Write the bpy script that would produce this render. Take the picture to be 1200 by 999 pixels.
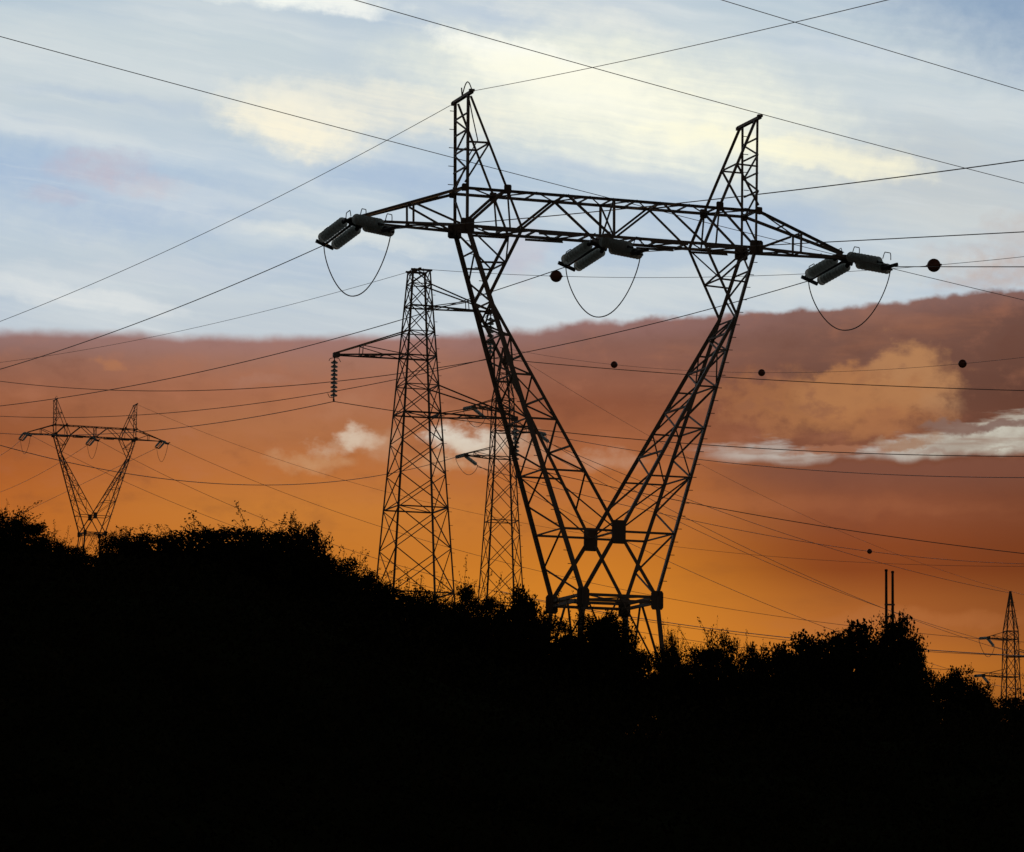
import bpy, math, random
import numpy as np
from mathutils import Vector, Matrix

for o in list(bpy.data.objects):
    bpy.data.objects.remove(o)
SC = bpy.context.scene
COL = SC.collection
R = math.radians

# ------------------------------------------------------------------ camera
F = 4475.0                                   # focal length in pixels of a 1200 px wide frame
PITCH, ROLL = 0.13551, 0.010875
EYE = Vector((0, 0, 1.6))
cam_d = bpy.data.cameras.new('camera')
cam_d.sensor_width = 36
cam_d.lens = F / 1200 * 36
cam_d.clip_start = 0.5
cam_d.clip_end = 20000
cam = bpy.data.objects.new('camera', cam_d)
COL.objects.link(cam)
ROT = Matrix.Rotation(math.pi / 2 + PITCH, 3, 'X') @ Matrix.Rotation(ROLL, 3, 'Z')
cam.matrix_world = Matrix.Translation(EYE) @ ROT.to_4x4()
SC.camera = cam

SC.view_settings.view_transform = 'Standard'
SC.view_settings.look = 'None'
SC.view_settings.exposure = 0
SC.view_settings.gamma = 1
SC.view_settings.use_curve_mapping = False
SC.cycles.max_bounces = 5
SC.cycles.transparent_max_bounces = 12


def P(px, py, y):
    """the point at distance y north of the camera seen at that place of the photograph"""
    d = ROT @ Vector(((px - 600) / F, (499.5 - py) / F, -1))
    return EYE + d * (y / d.y)


# ------------------------------------------------------------------ sky
def lin(c):
    return tuple(((v / 255) / 12.92 if v / 255 <= .04045 else ((v / 255 + .055) / 1.055) ** 2.4) for v in c) + (1,)


SUN_AZ, SUN_EL = R(1.0), R(1.2)
world = bpy.data.worlds.new('World')
SC.world = world
world.use_nodes = True
NT = world.node_tree
NT.nodes.clear()


class Ex:
    def __init__(s, v): s.v = v
    def __add__(a, b): return mt('ADD', a, b)
    def __radd__(a, b): return mt('ADD', b, a)
    def __sub__(a, b): return mt('SUBTRACT', a, b)
    def __rsub__(a, b): return mt('SUBTRACT', b, a)
    def __mul__(a, b): return mt('MULTIPLY', a, b)
    def __rmul__(a, b): return mt('MULTIPLY', b, a)
    def __truediv__(a, b): return mt('DIVIDE', a, b)


def put(sock, v):
    if isinstance(v, Ex): NT.links.new(v.v, sock)
    elif hasattr(v, 'is_output'): NT.links.new(v, sock)
    else: sock.default_value = v


def mt(op, *a, clamp=False):
    n = NT.nodes.new('ShaderNodeMath')
    n.operation = op
    n.use_clamp = clamp
    for i, v in enumerate(a): put(n.inputs[i], v)
    return Ex(n.outputs[0])


def smooth(x, a, b):
    n = NT.nodes.new('ShaderNodeMapRange')
    n.interpolation_type = 'SMOOTHSTEP'
    put(n.inputs[0], x); put(n.inputs[1], a); put(n.inputs[2], b)
    n.inputs[3].default_value = 0; n.inputs[4].default_value = 1
    return Ex(n.outputs[0])


def mixc(f, a, b):
    n = NT.nodes.new('ShaderNodeMix')
    n.data_type = 'RGBA'
    n.clamp_factor = True
    put(n.inputs[0], f); put(n.inputs[6], a); put(n.inputs[7], b)
    return Ex(n.outputs[2])


def ramp(x, stops):
    n = NT.nodes.new('ShaderNodeValToRGB')
    cr = n.color_ramp
    cr.interpolation = 'LINEAR'
    while len(cr.elements) < len(stops): cr.elements.new(0.5)
    for e, (p, c) in zip(cr.elements, stops):
        e.position = p / 1000
        e.color = lin(c)
    put(n.inputs[0], x / 1000)
    return Ex(n.outputs[0])


def curve(x, pts):
    """piecewise value by azimuth"""
    n = NT.nodes.new('ShaderNodeValToRGB')
    cr = n.color_ramp
    cr.interpolation = 'B_SPLINE'
    while len(cr.elements) < len(pts): cr.elements.new(0.5)
    for e, (p, v) in zip(cr.elements, pts):
        e.position = p / 1200
        e.color = (v / 1000,) * 3 + (1,)
    put(n.inputs[0], x / 1200)
    return Ex(n.outputs[0]) * 1000


def noise(x, y, z, sx, sy, detail=5, rough=.55):
    cb = NT.nodes.new('ShaderNodeCombineXYZ')
    put(cb.inputs[0], x / sx); put(cb.inputs[1], y / sy); cb.inputs[2].default_value = z
    n = NT.nodes.new('ShaderNodeTexNoise')
    n.inputs['Scale'].default_value = 1
    n.inputs['Detail'].default_value = detail
    n.inputs['Roughness'].default_value = rough
    put(n.inputs['Vector'], cb.outputs[0])
    return Ex(n.outputs[0])


tc = NT.nodes.new('ShaderNodeTexCoord')
sp = NT.nodes.new('ShaderNodeSeparateXYZ')
NT.links.new(tc.outputs['Generated'], sp.inputs[0])
dx, dy, dz = (Ex(sp.outputs[i]) for i in range(3))
AZ = mt('ARCTAN2', dx, dy)
EL = mt('ARCSINE', dz)
# azimuth and elevation of the sky in steps of 1/4475 radian, counted from a corner of the cloud chart
X = AZ * F + 600
Y = 1109.0 - EL * F

wx = noise(X, Y, 1.3, 70, 50, 5) - .5
wy = noise(X, Y, 7.7, 70, 50, 5) - .5
fine = noise(X, Y, 3.1, 26, 20, 5, .6) - .5
XW = X + wx * 70
YW = Y + wy * 45


def blob(cx, cy, rx, ry, rot=0.0, soft=.9, rag=0.0, warp=True):
    x, y = (XW, YW) if warp else (X, Y)
    ux, uy = x - cx, y - cy
    c, s = math.cos(rot), math.sin(rot)
    a = (ux * c + uy * s) / rx
    b = (uy * c - ux * s) / ry
    d = 1.0 - (a * a + b * b)
    if rag: d = d + fine * rag
    return smooth(d, 0.0, soft)


# clear upper sky with thin high cloud
mid = noise(X, Y, 31.0, 60, 38, 6, .58) - .5
upper = ramp(Y, [(0, (186, 202, 214)), (60, (200, 212, 217)), (130, (200, 211, 216)), (200, (180, 199, 216)), (262, (190, 205, 217)), (330, (190, 203, 213)), (400, (196, 205, 212))])
U1 = X * .97 + Y * .2
V1 = Y * .98 - X * .16
streak = noise(U1 + wx * 40, V1 + wy * 20, 2.2, 330, 36, 5, .5)
streak2 = noise(U1 + wx * 60, V1 + wy * 30, 9.2, 330, 85, 5, .5)
big = noise(U1, V1, 5.5, 420, 120, 3, .5)
upper = mixc(smooth(streak, .44, .76) * .50, upper, lin((226, 231, 230)))
upper = mixc(smooth(streak2, .45, .80) * .45, upper, lin((220, 224, 223)))
upper = mixc(smooth(big, .46, .75) * .38, upper, lin((172, 191, 214)))
upper = mixc(blob(1120, 225, 300, 110, .1, 1.8) * .85, upper, lin((204, 203, 194)))
upper = mixc(blob(10, 210, 210, 46, .05, 1.6, .6) * .95, upper, lin((160, 184, 213)))
upper = mixc(blob(0, 0, 160, 40, .05, 1.6, .6) * .6, upper, lin((172, 191, 208)))
fib = noise(U1 + wx * 30, V1 + wy * 16, 71.0, 150, 9, 5, .6)
for cx, cy, rx, ry, rot, st in [(130, 250, 260, 60, .03, .75), (470, 215, 150, 34, .06, .8), (330, 320, 240, 34, -.03, .45), (590, 28, 90, 20, .2, .7), (680, 300, 220, 40, .0, .5),
                                (860, 262, 200, 34, .05, .55), (745, 208, 140, 16, .1, .6), (120, 130, 160, 14, .1, .4), (470, 40, 90, 20, .2, .5), (980, 60, 140, 26, .15, .35)]:
    upper = mixc(blob(cx, cy, rx, ry, rot, 1.6, .9) * st, upper, lin((164, 186, 214)))
upper = mixc(smooth(fib, .5, .8) * .24, upper, lin((224, 229, 229)))
upper = mixc(smooth(fib, .5, .25) * .15, upper, lin((168, 188, 212)))
warm = lin((255, 253, 230))
gl = blob(735, 128, 370, 112, .17, 1.3, .5) * (.80 + smooth(fib, .35, .65) * .25)
upper = mixc(gl, upper, warm)
upper = mixc(blob(650, 95, 170, 48, .25, 1.4, .7) * .85, upper, lin((255, 254, 238)))
for cx, cy, rx, ry, rot, st, colr in [
        (290, -4, 210, 24, .10, 1.0, (244, 247, 240)), (340, 4, 120, 14, .12, 1.0, (246, 249, 242)), (390, 12, 60, 18, .35, 1.0, (244, 246, 240)),
        (590, 64, 120, 22, .22, 1.0, (254, 254, 242)), (640, 88, 150, 20, .22, .8, (255, 253, 232)), (660, 20, 190, 24, .20, .6, (232, 234, 228)),
        (335, 152, 120, 46, .25, 1.0, (252, 245, 222)), (330, 155, 70, 26, .25, .8, (252, 244, 220)), (440, 135, 200, 44, .1, .7, (246, 241, 222)),
        (930, 180, 210, 22, .16, 1.0, (255, 251, 222)), (1010, 190, 120, 30, .2, .6, (246, 240, 214)),
        (80, 362, 170, 20, .10, .9, (222, 226, 226)), (390, 284, 170, 14, .10, .75, (228, 231, 226)),
        (200, 240, 140, 16, .06, .45, (214, 222, 226)), (150, 100, 280, 34, .1, .45, (214, 222, 224)),
        (160, 330, 260, 20, -.04, .5, (207, 214, 219)), (760, 340, 320, 28, .03, .5, (216, 221, 220)),
        (1030, 325, 180, 26, -.08, .4, (216, 216, 208)), (520, 330, 160, 18, .05, .4, (212, 219, 221))]:
    upper = mixc(blob(cx, cy, rx, ry, rot, 1.15, 1.0) * (.7 + smooth(fib, .35, .65) * .3) * st, upper, lin(colr))
for cx, cy, rx, ry, st in [(105, 212, 80, 26, .55), (165, 232, 60, 16, .4), (612, 300, 30, 55, .35), (50, 245, 50, 12, .3)]:
    upper = mixc(blob(cx, cy, rx, ry, 0, 1.5, 1.4) * st, upper, lin((206, 184, 188)))
for cx, cy, rx, ry, st in [(740, 212, 190, 20, .45), (470, 222, 170, 18, .35), (860, 240, 200, 34, .35), (560, 262, 140, 30, .25), (250, 215, 170, 22, .3)]:
    upper = mixc(blob(cx, cy, rx, ry, .1, 1.7, .8) * st, upper, lin((174, 193, 216)))
for cx, cy, rx, ry, st in [(1165, 325, 90, 28, .75), (1195, 285, 70, 40, .45), (1120, 300, 60, 14, .3)]:
    upper = mixc(blob(cx, cy, rx, ry, -.1, 1.5, 1.8) * st, upper, lin((190, 170, 162)))

upper = mixc(blob(1235, -20, 330, 165, .2, 1.25, .5) * .95, upper, lin((130, 157, 188)))

# the low bank of cloud, lit from behind by the afterglow
left = ramp(Y, [(400, (146, 112, 106)), (420, (141, 105, 96)), (440, (145, 99, 82)), (480, (152, 94, 66)), (522, (151, 87, 52)),
                (570, (172, 95, 44)), (620, (186, 104, 40)), (700, (196, 112, 38)), (1000, (60, 40, 20))])
cent = ramp(Y, [(390, (158, 118, 112)), (410, (158, 114, 102)), (430, (160, 113, 95)), (470, (163, 106, 78)), (502, (171, 110, 73)), (560, (184, 111, 58)),
                (602, (196, 121, 52)), (660, (198, 119, 42)), (760, (210, 129, 38)), (1000, (60, 40, 20))])
midr = ramp(Y, [(375, (150, 110, 106)), (400, (138, 98, 87)), (452, (144, 92, 71)), (474, (140, 84, 60)), (520, (164, 98, 62)), (560, (180, 106, 55)),
                (602, (191, 114, 50)), (660, (197, 118, 40)), (760, (210, 129, 38)), (1000, (60, 40, 20))])
right = ramp(Y, [(340, (136, 104, 98)), (365, (125, 90, 80)), (400, (121, 85, 73)), (460, (110, 74, 61)), (545, (124, 75, 55)), (592, (139, 80, 54)),
                 (640, (137, 70, 36)), (668, (136, 68, 31)), (700, (158, 88, 40)), (730, (168, 96, 46)), (780, (196, 116, 42)), (1000, (50, 32, 16))])
bank = mixc(smooth(X, -40, 320), left, cent)
bank = mixc(smooth(X, 420, 680), bank, midr)
bank = mixc(smooth(X, 700, 1000), bank, right)
bank = mixc(smooth(X, 1020, 1230) * .30, bank, lin((66, 34, 22)))
tex = noise(X, Y, 11.0, 190, 45, 6, .6)
bank = mixc(smooth(tex, .5, .8) * .30 * smooth(Y, 650, 520), bank, lin((188, 122, 84)))
bank = mixc(smooth(tex, .5, .22) * .20, bank, lin((104, 62, 44)))
soft2 = noise(X, Y, 17.0, 60, 42, 6, .62)
bank = mixc(smooth(soft2, .50, .76) * .30 * smooth(Y, 640, 480), bank, lin((178, 116, 88)))
bank = mixc(smooth(soft2, .50, .24) * .24 * smooth(Y, 720, 560), bank, lin((100, 60, 48)))
bank = mixc(blob(690, 745, 420, 120, 0, 1.3, 0, False) * .35, bank, lin((224, 140, 42)))
bank = mixc(blob(330, 470, 260, 40, .08, 1.2, 1.2) * .35, bank, lin((176, 112, 80)))
bank = mixc(blob(125, 440, 16, 9, 0, 1, 1) * .5, bank, lin((184, 122, 82)))
bank = mixc(blob(830, 590, 420, 16, .02, 1.2, 1.0) * .25, bank, lin((172, 104, 66)))
bank = mixc(blob(1060, 727, 200, 16, -.03, 1.2, .8) * .45, bank, lin((182, 112, 62)))
# lit heads of cloud and the gaps where the pale sky shows
def patch(base, cx, cy, rx, ry, st, soft, rag, colr, rot=0.0):
    ux, uy = XW + mid * 46 - cx, YW + mid * 26 - cy
    c, q = math.cos(rot), math.sin(rot)
    a = (ux * c + uy * q) / rx
    b = (uy * c - ux * q) / ry
    d = 1.0 - (a * a + b * b) + (fine + mid) * rag
    return mixc(smooth(d, 0.0, soft) * st, base, lin(colr))


for ar in [(975, 474, 155, 50, .95, 1.4, 1.5, (172, 116, 73)), (880, 470, 70, 48, .55, 1.6, 2.0, (164, 104, 68)),
           (1072, 446, 68, 50, .95, .9, 1.3, (178, 127, 86)), (985, 458, 58, 38, .80, .7, 1.1, (176, 120, 78)), (1035, 468, 90, 34, .7, .9, 1.2, (174, 119, 77)), (1030, 495, 110, 26, .75, 1.4, 1.6, (170, 112, 72)),
           (920, 500, 60, 20, .5, 1.5, 1.8, (168, 110, 74)), (1100, 478, 40, 26, .5, 1.5, 1.8, (176, 132, 96))]:
    bank = patch(bank, *ar)
bank = mixc(smooth(mid + fine * .5, .0, .2) * .62 * blob(960, 470, 190, 60, 0, 1.2), bank, lin((134, 88, 68)))
up_e = curve(X, [(0, 535), (780, 535), (850, 516), (900, 512), (960, 528), (1010, 530), (1050, 503), (1100, 506), (1150, 490), (1200, 478)]) + wy * 16 + mid * 14 + fine * 8
low_e = curve(X, [(0, 535), (780, 532), (850, 546), (900, 540), (930, 550), (970, 543), (1020, 538), (1050, 548), (1090, 545), (1130, 534), (1200, 537)])
bil = noise(X + mid * 14, Y, 41.0, 40, 900, 1, .4) - .5
low_e = low_e - (mt('SQRT', bil * bil + .004) - .06) * (10 + smooth(big, .35, .65) * 50) + fine * 5 + mid * 8
hx = noise(X + wx * 20, Y, 61.0, 85, 13, 5, .6) - .5
gap = smooth(Y - up_e + hx * 64 + mid * 22, -2, 15) * smooth(low_e - Y, -3, 9) * smooth(X, 770, 900) * smooth(X, 1400, 1260)
gapc = mixc(smooth(mid, -.15, .2), lin((170, 158, 144)), lin((203, 199, 184)))
gapc = mixc(smooth(X, 1010, 1120), mixc(.6, gapc, lin((192, 182, 176))), gapc)
wisp = noise(X + Y * .6, Y, 51.0, 95, 10, 5, .55)
gapc = mixc(smooth(wisp, .46, .72) * .75, gapc, lin((150, 122, 106)))
bank = mixc(gap * (.80 + smooth(X, 1000, 1120) * .17), bank, gapc)
for ar in [(412, 518, 36, 18, .95, 1.4, 1.8, (222, 206, 184)), (384, 526, 30, 14, .7, 1.5, 1.8, (208, 186, 160)), (366, 545, 60, 14, .55, 1.6, 1.6, (204, 164, 124)), (442, 528, 40, 32, .60, 1.6, 1.6, (198, 160, 130)),
           (558, 518, 64, 20, 1.0, 1.3, 1.6, (222, 214, 198)), (590, 532, 80, 30, .65, 1.6, 1.6, (206, 178, 150)), (515, 548, 50, 13, .45, 1.6, 1.6, (206, 170, 132)),
           (705, 545, 70, 17, .55, 1.6, 1.8, (196, 156, 130)), (400, 480, 60, 24, .40, 1.7, 1.6, (182, 132, 104)), (310, 455, 60, 12, .40, 1.7, 1.6, (170, 128, 112)),
           (350, 500, 120, 34, .35, 1.7, 1.6, (176, 114, 76)), (480, 470, 120, 30, .3, 1.7, 1.6, (164, 108, 84))]:
    bank = patch(bank, *ar)
for ar in [(1128, 506, 54, 9, .95, .9, 1.4, (132, 102, 90)), (1058, 520, 46, 8, .85, .9, 1.4, (160, 122, 96)), (1186, 500, 44, 7, .9, .9, 1.4, (128, 100, 90)), (975, 530, 70, 9, .9, .9, 1.4, (158, 104, 76)),
           (1095, 528, 44, 4, .55, 1.3, 1.6, (150, 120, 106)), (1170, 524, 40, 3, .5, 1.3, 1.6, (156, 134, 120)), (880, 528, 46, 5, .55, 1.4, 1.8, (160, 112, 86)), (1040, 500, 60, 12, .6, 1.3, 1.8, (164, 108, 72))]:
    bank = patch(bank, *ar, -.06)
lowc = smooth(Y - low_e, 0, 8) * smooth(Y, 590, 548) * smooth(X, 800, 930)
bank = mixc(lowc * .65, bank, lin((126, 80, 64)))

edge = curve(X, [(0, 404), (150, 403), (300, 405), (420, 400), (520, 397), (600, 393), (700, 381), (800, 374), (900, 369), (1000, 361), (1100, 351), (1200, 341)])
edge = edge + ((noise(X, Y, 21.0, 60, 44, 4, .5) - .5) * 22 + (noise(X, Y, 23.0, 17, 15, 3, .5) - .5) * 9) * (.5 + smooth(X, 380, 800) * .5)
sft = 15.0 - smooth(X, 480, 850) * 7
cover = (Y - edge + sft * .5) / sft
bank = mixc(smooth(Y - edge, 34, -4) * .45, bank, mixc(smooth(X, 500, 900), lin((158, 124, 122)), lin((140, 106, 100))))
front = mixc(smooth(cover, 0, 1), upper, bank)
front = mixc(smooth(Y, 960, 1109), front, lin((40, 26, 16)))

# the rest of the dome at dusk: dim physical sky with added rear glow
sky = NT.nodes.new('ShaderNodeTexSky')
sky.sky_type = 'NISHITA'
sky.sun_disc = False
sky.sun_elevation = SUN_EL
sky.sun_rotation = SUN_AZ
vm = NT.nodes.new('ShaderNodeVectorMath')
vm.operation = 'SCALE'
NT.links.new(sky.outputs[0], vm.inputs[0])
vm.inputs[3].default_value = 0.003
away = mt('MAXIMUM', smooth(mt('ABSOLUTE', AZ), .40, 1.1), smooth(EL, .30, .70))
rear_glow = smooth(mt('ABSOLUTE', AZ), .9, 2.0) * smooth(EL, .75, .15)  # unseen low glow behind the camera, added to brighten the steel
dusk = mixc(rear_glow, Ex(vm.outputs[0]), (.062, .052, .050, 1))
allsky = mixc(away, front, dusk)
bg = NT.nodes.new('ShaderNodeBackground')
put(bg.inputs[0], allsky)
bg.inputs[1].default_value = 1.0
wo = NT.nodes.new('ShaderNodeOutputWorld')
NT.links.new(bg.outputs[0], wo.inputs[0])
world.cycles.sampling_method = 'MANUAL'
world.cycles.sample_map_resolution = 1024

sun_d = bpy.data.lights.new('sun', 'SUN')
sun_d.energy = 0.08
sun_d.angle = R(.6)
sun_d.color = (1, .55, .25)
sun = bpy.data.objects.new('sun', sun_d)
COL.objects.link(sun)
sv = Vector((math.sin(SUN_AZ) * math.cos(SUN_EL), math.cos(SUN_AZ) * math.cos(SUN_EL), math.sin(SUN_EL)))
sun.rotation_euler = sv.to_track_quat('Z', 'Y').to_euler()
sun.location = (0, 300, 120)


# ------------------------------------------------------------------ materials
def material(name, base, rough=.7, metal=0.0, var=.35, scale=6.0, trans=0.0, ior=1.45, col2=None, bump=0.0):
    m = bpy.data.materials.new(name)
    m.use_nodes = True
    t = m.node_tree
    b = t.nodes['Principled BSDF']
    b.inputs['Roughness'].default_value = rough
    b.inputs['Metallic'].default_value = metal
    b.inputs['Transmission Weight'].default_value = trans
    b.inputs['IOR'].default_value = ior
    c = t.nodes.new('ShaderNodeTexCoord')
    n = t.nodes.new('ShaderNodeTexNoise')
    n.inputs['Scale'].default_value = scale
    n.inputs['Detail'].default_value = 5
    t.links.new(c.outputs['Object'], n.inputs['Vector'])
    r = t.nodes.new('ShaderNodeValToRGB')
    r.color_ramp.elements[0].position = .3
    r.color_ramp.elements[1].position = .7
    r.color_ramp.elements[0].color = tuple(v * (1 - var) for v in base) + (1,)
    r.color_ramp.elements[1].color = tuple(col2 or [v * (1 + var) for v in base]) + (1,)
    t.links.new(n.outputs['Fac'], r.inputs['Fac'])
    t.links.new(r.outputs['Color'], b.inputs['Base Color'])
    if bump:
        bp = t.nodes.new('ShaderNodeBump')
        bp.inputs['Strength'].default_value = bump
        t.links.new(n.outputs['Fac'], bp.inputs['Height'])
        t.links.new(bp.outputs['Normal'], b.inputs['Normal'])
    return m


STEEL = material('galvanised_steel', (.46, .42, .36), .55, .0, .25, 3.0, col2=(.36, .27, .19))
DARKSTEEL = material('weathered_steel', (.30, .27, .23), .65, .0, .3, 3.0, col2=(.26, .18, .12))
GLASS = material('green_glass', (.50, .68, .62), .3, 0, .12, 8.0, trans=.6, ior=1.5)
t_ = GLASS.node_tree
tl, ms = t_.nodes.new('ShaderNodeBsdfTranslucent'), t_.nodes.new('ShaderNodeMixShader')
tl.inputs[0].default_value = (.93, .97, .94, 1)
ms.inputs[0].default_value = .86
t_.links.new(t_.nodes['Principled BSDF'].outputs[0], ms.inputs[1])
t_.links.new(tl.outputs[0], ms.inputs[2])
t_.links.new(ms.outputs[0], t_.nodes['Material Output'].inputs[0])
CAPMET = material('cast_iron', (.12, .12, .12), .5, .5, .3, 10)
CABLE = material('aluminium_cable', (.42, .39, .36), .5, .0, .2, 2.0)
BALL = material('marker_paint', (.34, .14, .09), .5, 0, .2, 4.0)
LEAF = material('foliage', (.036, .044, .018), .75, 0, .45, 1.2)
LEAF2 = material('foliage_brown', (.040, .040, .018), .75, 0, .45, 1.2)
BARK = material('bark', (.06, .045, .032), .9, 0, .4, 5.0, bump=.4)
for m_ in (LEAF, LEAF2, BARK):
    m_.node_tree.nodes['Principled BSDF'].inputs['Specular IOR Level'].default_value = 0
GRASS = material('dark_grass', (.04, .045, .02), .95, 0, .5, .8, bump=.5)
GRASS.node_tree.nodes['Principled BSDF'].inputs['Specular IOR Level'].default_value = 0
WOOD = material('treated_pole', (.09, .065, .045), .85, 0, .35, 3.0)


# ------------------------------------------------------------------ mesh helpers
class MB:
    """collects pieces, links them as one mesh object"""
    def __init__(s): s.v, s.f, s.mi, s.sm = [], [], [], []

    def add(s, verts, faces, mi=0, smooth=False):
        o = len(s.v)
        s.v += [tuple(v) for v in verts]
        s.f += [tuple(i + o for i in f) for f in faces]
        s.mi += [mi] * len(faces)
        s.sm += [smooth] * len(faces)

    def angle(s, p, q, w, hint=(0, 0, 1), flip=1, t=None):
        """rolled steel angle section from p to q"""
        p, q = Vector(p), Vector(q)
        d = (q - p)
        if d.length < 1e-4: return
        w *= .67
        d.normalize()
        h = Vector(hint)
        if abs(d.dot(h)) > .96: h = Vector((1, 0, 0)) if abs(d.x) < .9 else Vector((0, 1, 0))
        a = d.cross(h).normalized()
        b = a.cross(d).normalized() * flip
        t = t or max(.007, w * .12)
        prof = [(0, 0), (w, 0), (w, t), (t, t), (t, w), (0, w)]
        c = w * .35
        vs = [e + a * (x - c) + b * (y - c) for e in (p, q) for x, y in prof]
        fs = [(i, (i + 1) % 6, 6 + (i + 1) % 6, 6 + i) for i in range(6)] + [tuple(range(5, -1, -1)), tuple(range(6, 12))]
        s.add(vs, fs)

    def bar(s, p, q, w, h=None, hint=(0, 0, 1)):
        p, q = Vector(p), Vector(q)
        h = h or w
        d = (q - p).normalized()
        u = Vector(hint)
        if abs(d.dot(u)) > .96: u = Vector((1, 0, 0))
        a = d.cross(u).normalized() * w / 2
        b = a.cross(d).normalized() * h / 2
        vs = [e + x * a + y * b for e in (p, q) for x, y in ((-1, -1), (1, -1), (1, 1), (-1, 1))]
        s.add(vs, [(0, 1, 5, 4), (1, 2, 6, 5), (2, 3, 7, 6), (3, 0, 4, 7), (3, 2, 1, 0), (4, 5, 6, 7)])

    def tube(s, pts, r, n=6, mi=0, cap=True):
        pts = [Vector(p) for p in pts]
        rs = r if isinstance(r, (list, tuple)) else [r] * len(pts)
        vs, fs = [], []
        a = None
        for i, p in enumerate(pts):
            d = (pts[min(i + 1, len(pts) - 1)] - pts[max(i - 1, 0)]).normalized()
            if a is None:
                a = d.cross(Vector((.13, .37, .92)))
                if a.length < .1: a = d.cross(Vector((1, 0, 0)))
            a = (a - d * a.dot(d)).normalized()
            b = d.cross(a)
            for k in range(n):
                g = 2 * math.pi * k / n
                vs.append(p + (a * math.cos(g) + b * math.sin(g)) * rs[i])
            if i:
                o = (i - 1) * n
                fs += [(o + k, o + (k + 1) % n, o + n + (k + 1) % n, o + n + k) for k in range(n)]
        if cap:
            fs += [tuple(range(n - 1, -1, -1)), tuple(range(len(vs) - n, len(vs)))]
        s.add(vs, fs, mi, n > 4)

    def lathe(s, prof, o, d, n=20, mi=0):
        """profile of (along, radius) turned about direction d from o"""
        o, d = Vector(o), Vector(d).normalized()
        a = d.cross(Vector((.2, .3, .93))).normalized()
        b = d.cross(a)
        vs = [o + d * x + (a * math.cos(2 * math.pi * k / n) + b * math.sin(2 * math.pi * k / n)) * r for x, r in prof for k in range(n)]
        fs = [(i * n + k, i * n + (k + 1) % n, (i + 1) * n + (k + 1) % n, (i + 1) * n + k) for i in range(len(prof) - 1) for k in range(n)]
        fs += [tuple(range(n - 1, -1, -1)), tuple(range(len(vs) - n, len(vs)))]
        s.add(vs, fs, mi, True)

    def plate(s, c, ax, ay, w, h, t):
        c, ax, ay = Vector(c), Vector(ax).normalized(), Vector(ay).normalized()
        nz = ax.cross(ay).normalized()
        k = .12
        out = [(-.5 + k, -.5), (.5 - k, -.5), (.5, -.5 + k), (.5, .5 - k), (.5 - k, .5), (-.5 + k, .5), (-.5, .5 - k), (-.5, -.5 + k)]
        vs = [c + ax * x * w + ay * y * h + nz * z for z in (-t / 2, t / 2) for x, y in out]
        s.add(vs, [tuple(range(7, -1, -1)), tuple(range(8, 16))] + [(i, (i + 1) % 8, 8 + (i + 1) % 8, 8 + i) for i in range(8)])

    def mesh(s, name, mats):
        me = bpy.data.meshes.new(name)
        me.from_pydata(s.v, [], s.f)
        for m in (mats if isinstance(mats, (list, tuple)) else [mats]): me.materials.append(m)
        me.polygons.foreach_set('material_index', s.mi)
        me.polygons.foreach_set('use_smooth', s.sm)
        me.update()
        return me

    def build(s, name, mats, parent=None):
        return link(name, s.mesh(name, mats), parent)


def link(name, data, parent=None, loc=(0, 0, 0)):
    o = bpy.data.objects.new(name, data)
    COL.objects.link(o)
    if parent: o.parent = parent
    o.location = loc
    return o


def tag(o, label=None, cat=None, group=None, kind=None):
    if label: o['label'] = label
    if cat: o['category'] = cat
    if group: o['group'] = group
    if kind: o['kind'] = kind
    return o


def thing(name, label, cat, loc=(0, 0, 0), rz=0, group=None):
    o = bpy.data.objects.new(name, None)
    o.empty_display_size = .3
    COL.objects.link(o)
    o.location = loc
    o.rotation_euler = (0, 0, rz)
    return tag(o, label, cat, group)


def copy_tree(o, parent=None):
    c = o.copy()
    COL.objects.link(c)
    if parent: c.parent = parent
    for ch in list(o.children): copy_tree(ch, c)
    return c


# ------------------------------------------------------------------ ground
def ss(a, b, x):
    t = min(1, max(0, (x - a) / (b - a)))
    return t * t * (3 - 2 * t)


def interp(x, pts):
    if x <= pts[0][0]: return pts[0][1]
    for (a, u), (b, v) in zip(pts, pts[1:]):
        if x <= b: return u + (v - u) * (x - a) / (b - a)
    return pts[-1][1]


def ground_z(x, y):
    bx = x * 52 / max(y, 52)
    B = interp(bx, [(-9, 6.9), (-4.5, 6.5), (-2.6, 5.9), (-1.0, 5.2), (1.0, 4.8), (2.5, 4.45), (9, 4.3)])
    z = B * ss(26, 54, y)
    H = interp(x, [(-60, 24.5), (-32, 24), (-12, 12), (0, 6), (20, 3), (60, 2)])
    z += H * ss(80, 300, y)
    z += .12 * math.sin(x * .7 + y * .31) * ss(20, 40, y) + .3 * math.sin(x * .09) * math.sin(y * .07) * ss(60, 120, y)
    return z


gx = sorted(set([round(-16 + i * .8, 2) for i in range(41)] + [s * v for v in (20, 26, 34, 45, 60, 90, 140, 220, 400, 800, 1600, 4000) for s in (1, -1)]))
gy = [-800, -200, -60, -20, -5, 0, 5, 10, 15, 20] + [22 + i * 1.5 for i in range(44)] + [90, 96, 104, 112, 120, 130, 140, 155, 170, 190, 210, 235, 260, 285, 310, 350, 420, 600, 1000, 2000, 4500]
vs = [(x, y, ground_z(x, y)) for y in gy for x in gx]
nx = len(gx)
fs = [(j * nx + i, j * nx + i + 1, (j + 1) * nx + i + 1, (j + 1) * nx + i) for j in range(len(gy) - 1) for i in range(nx - 1)]
gm = MB()
gm.add(vs, fs, 0, True)
tag(gm.build('ground', GRASS), kind='structure')

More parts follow.
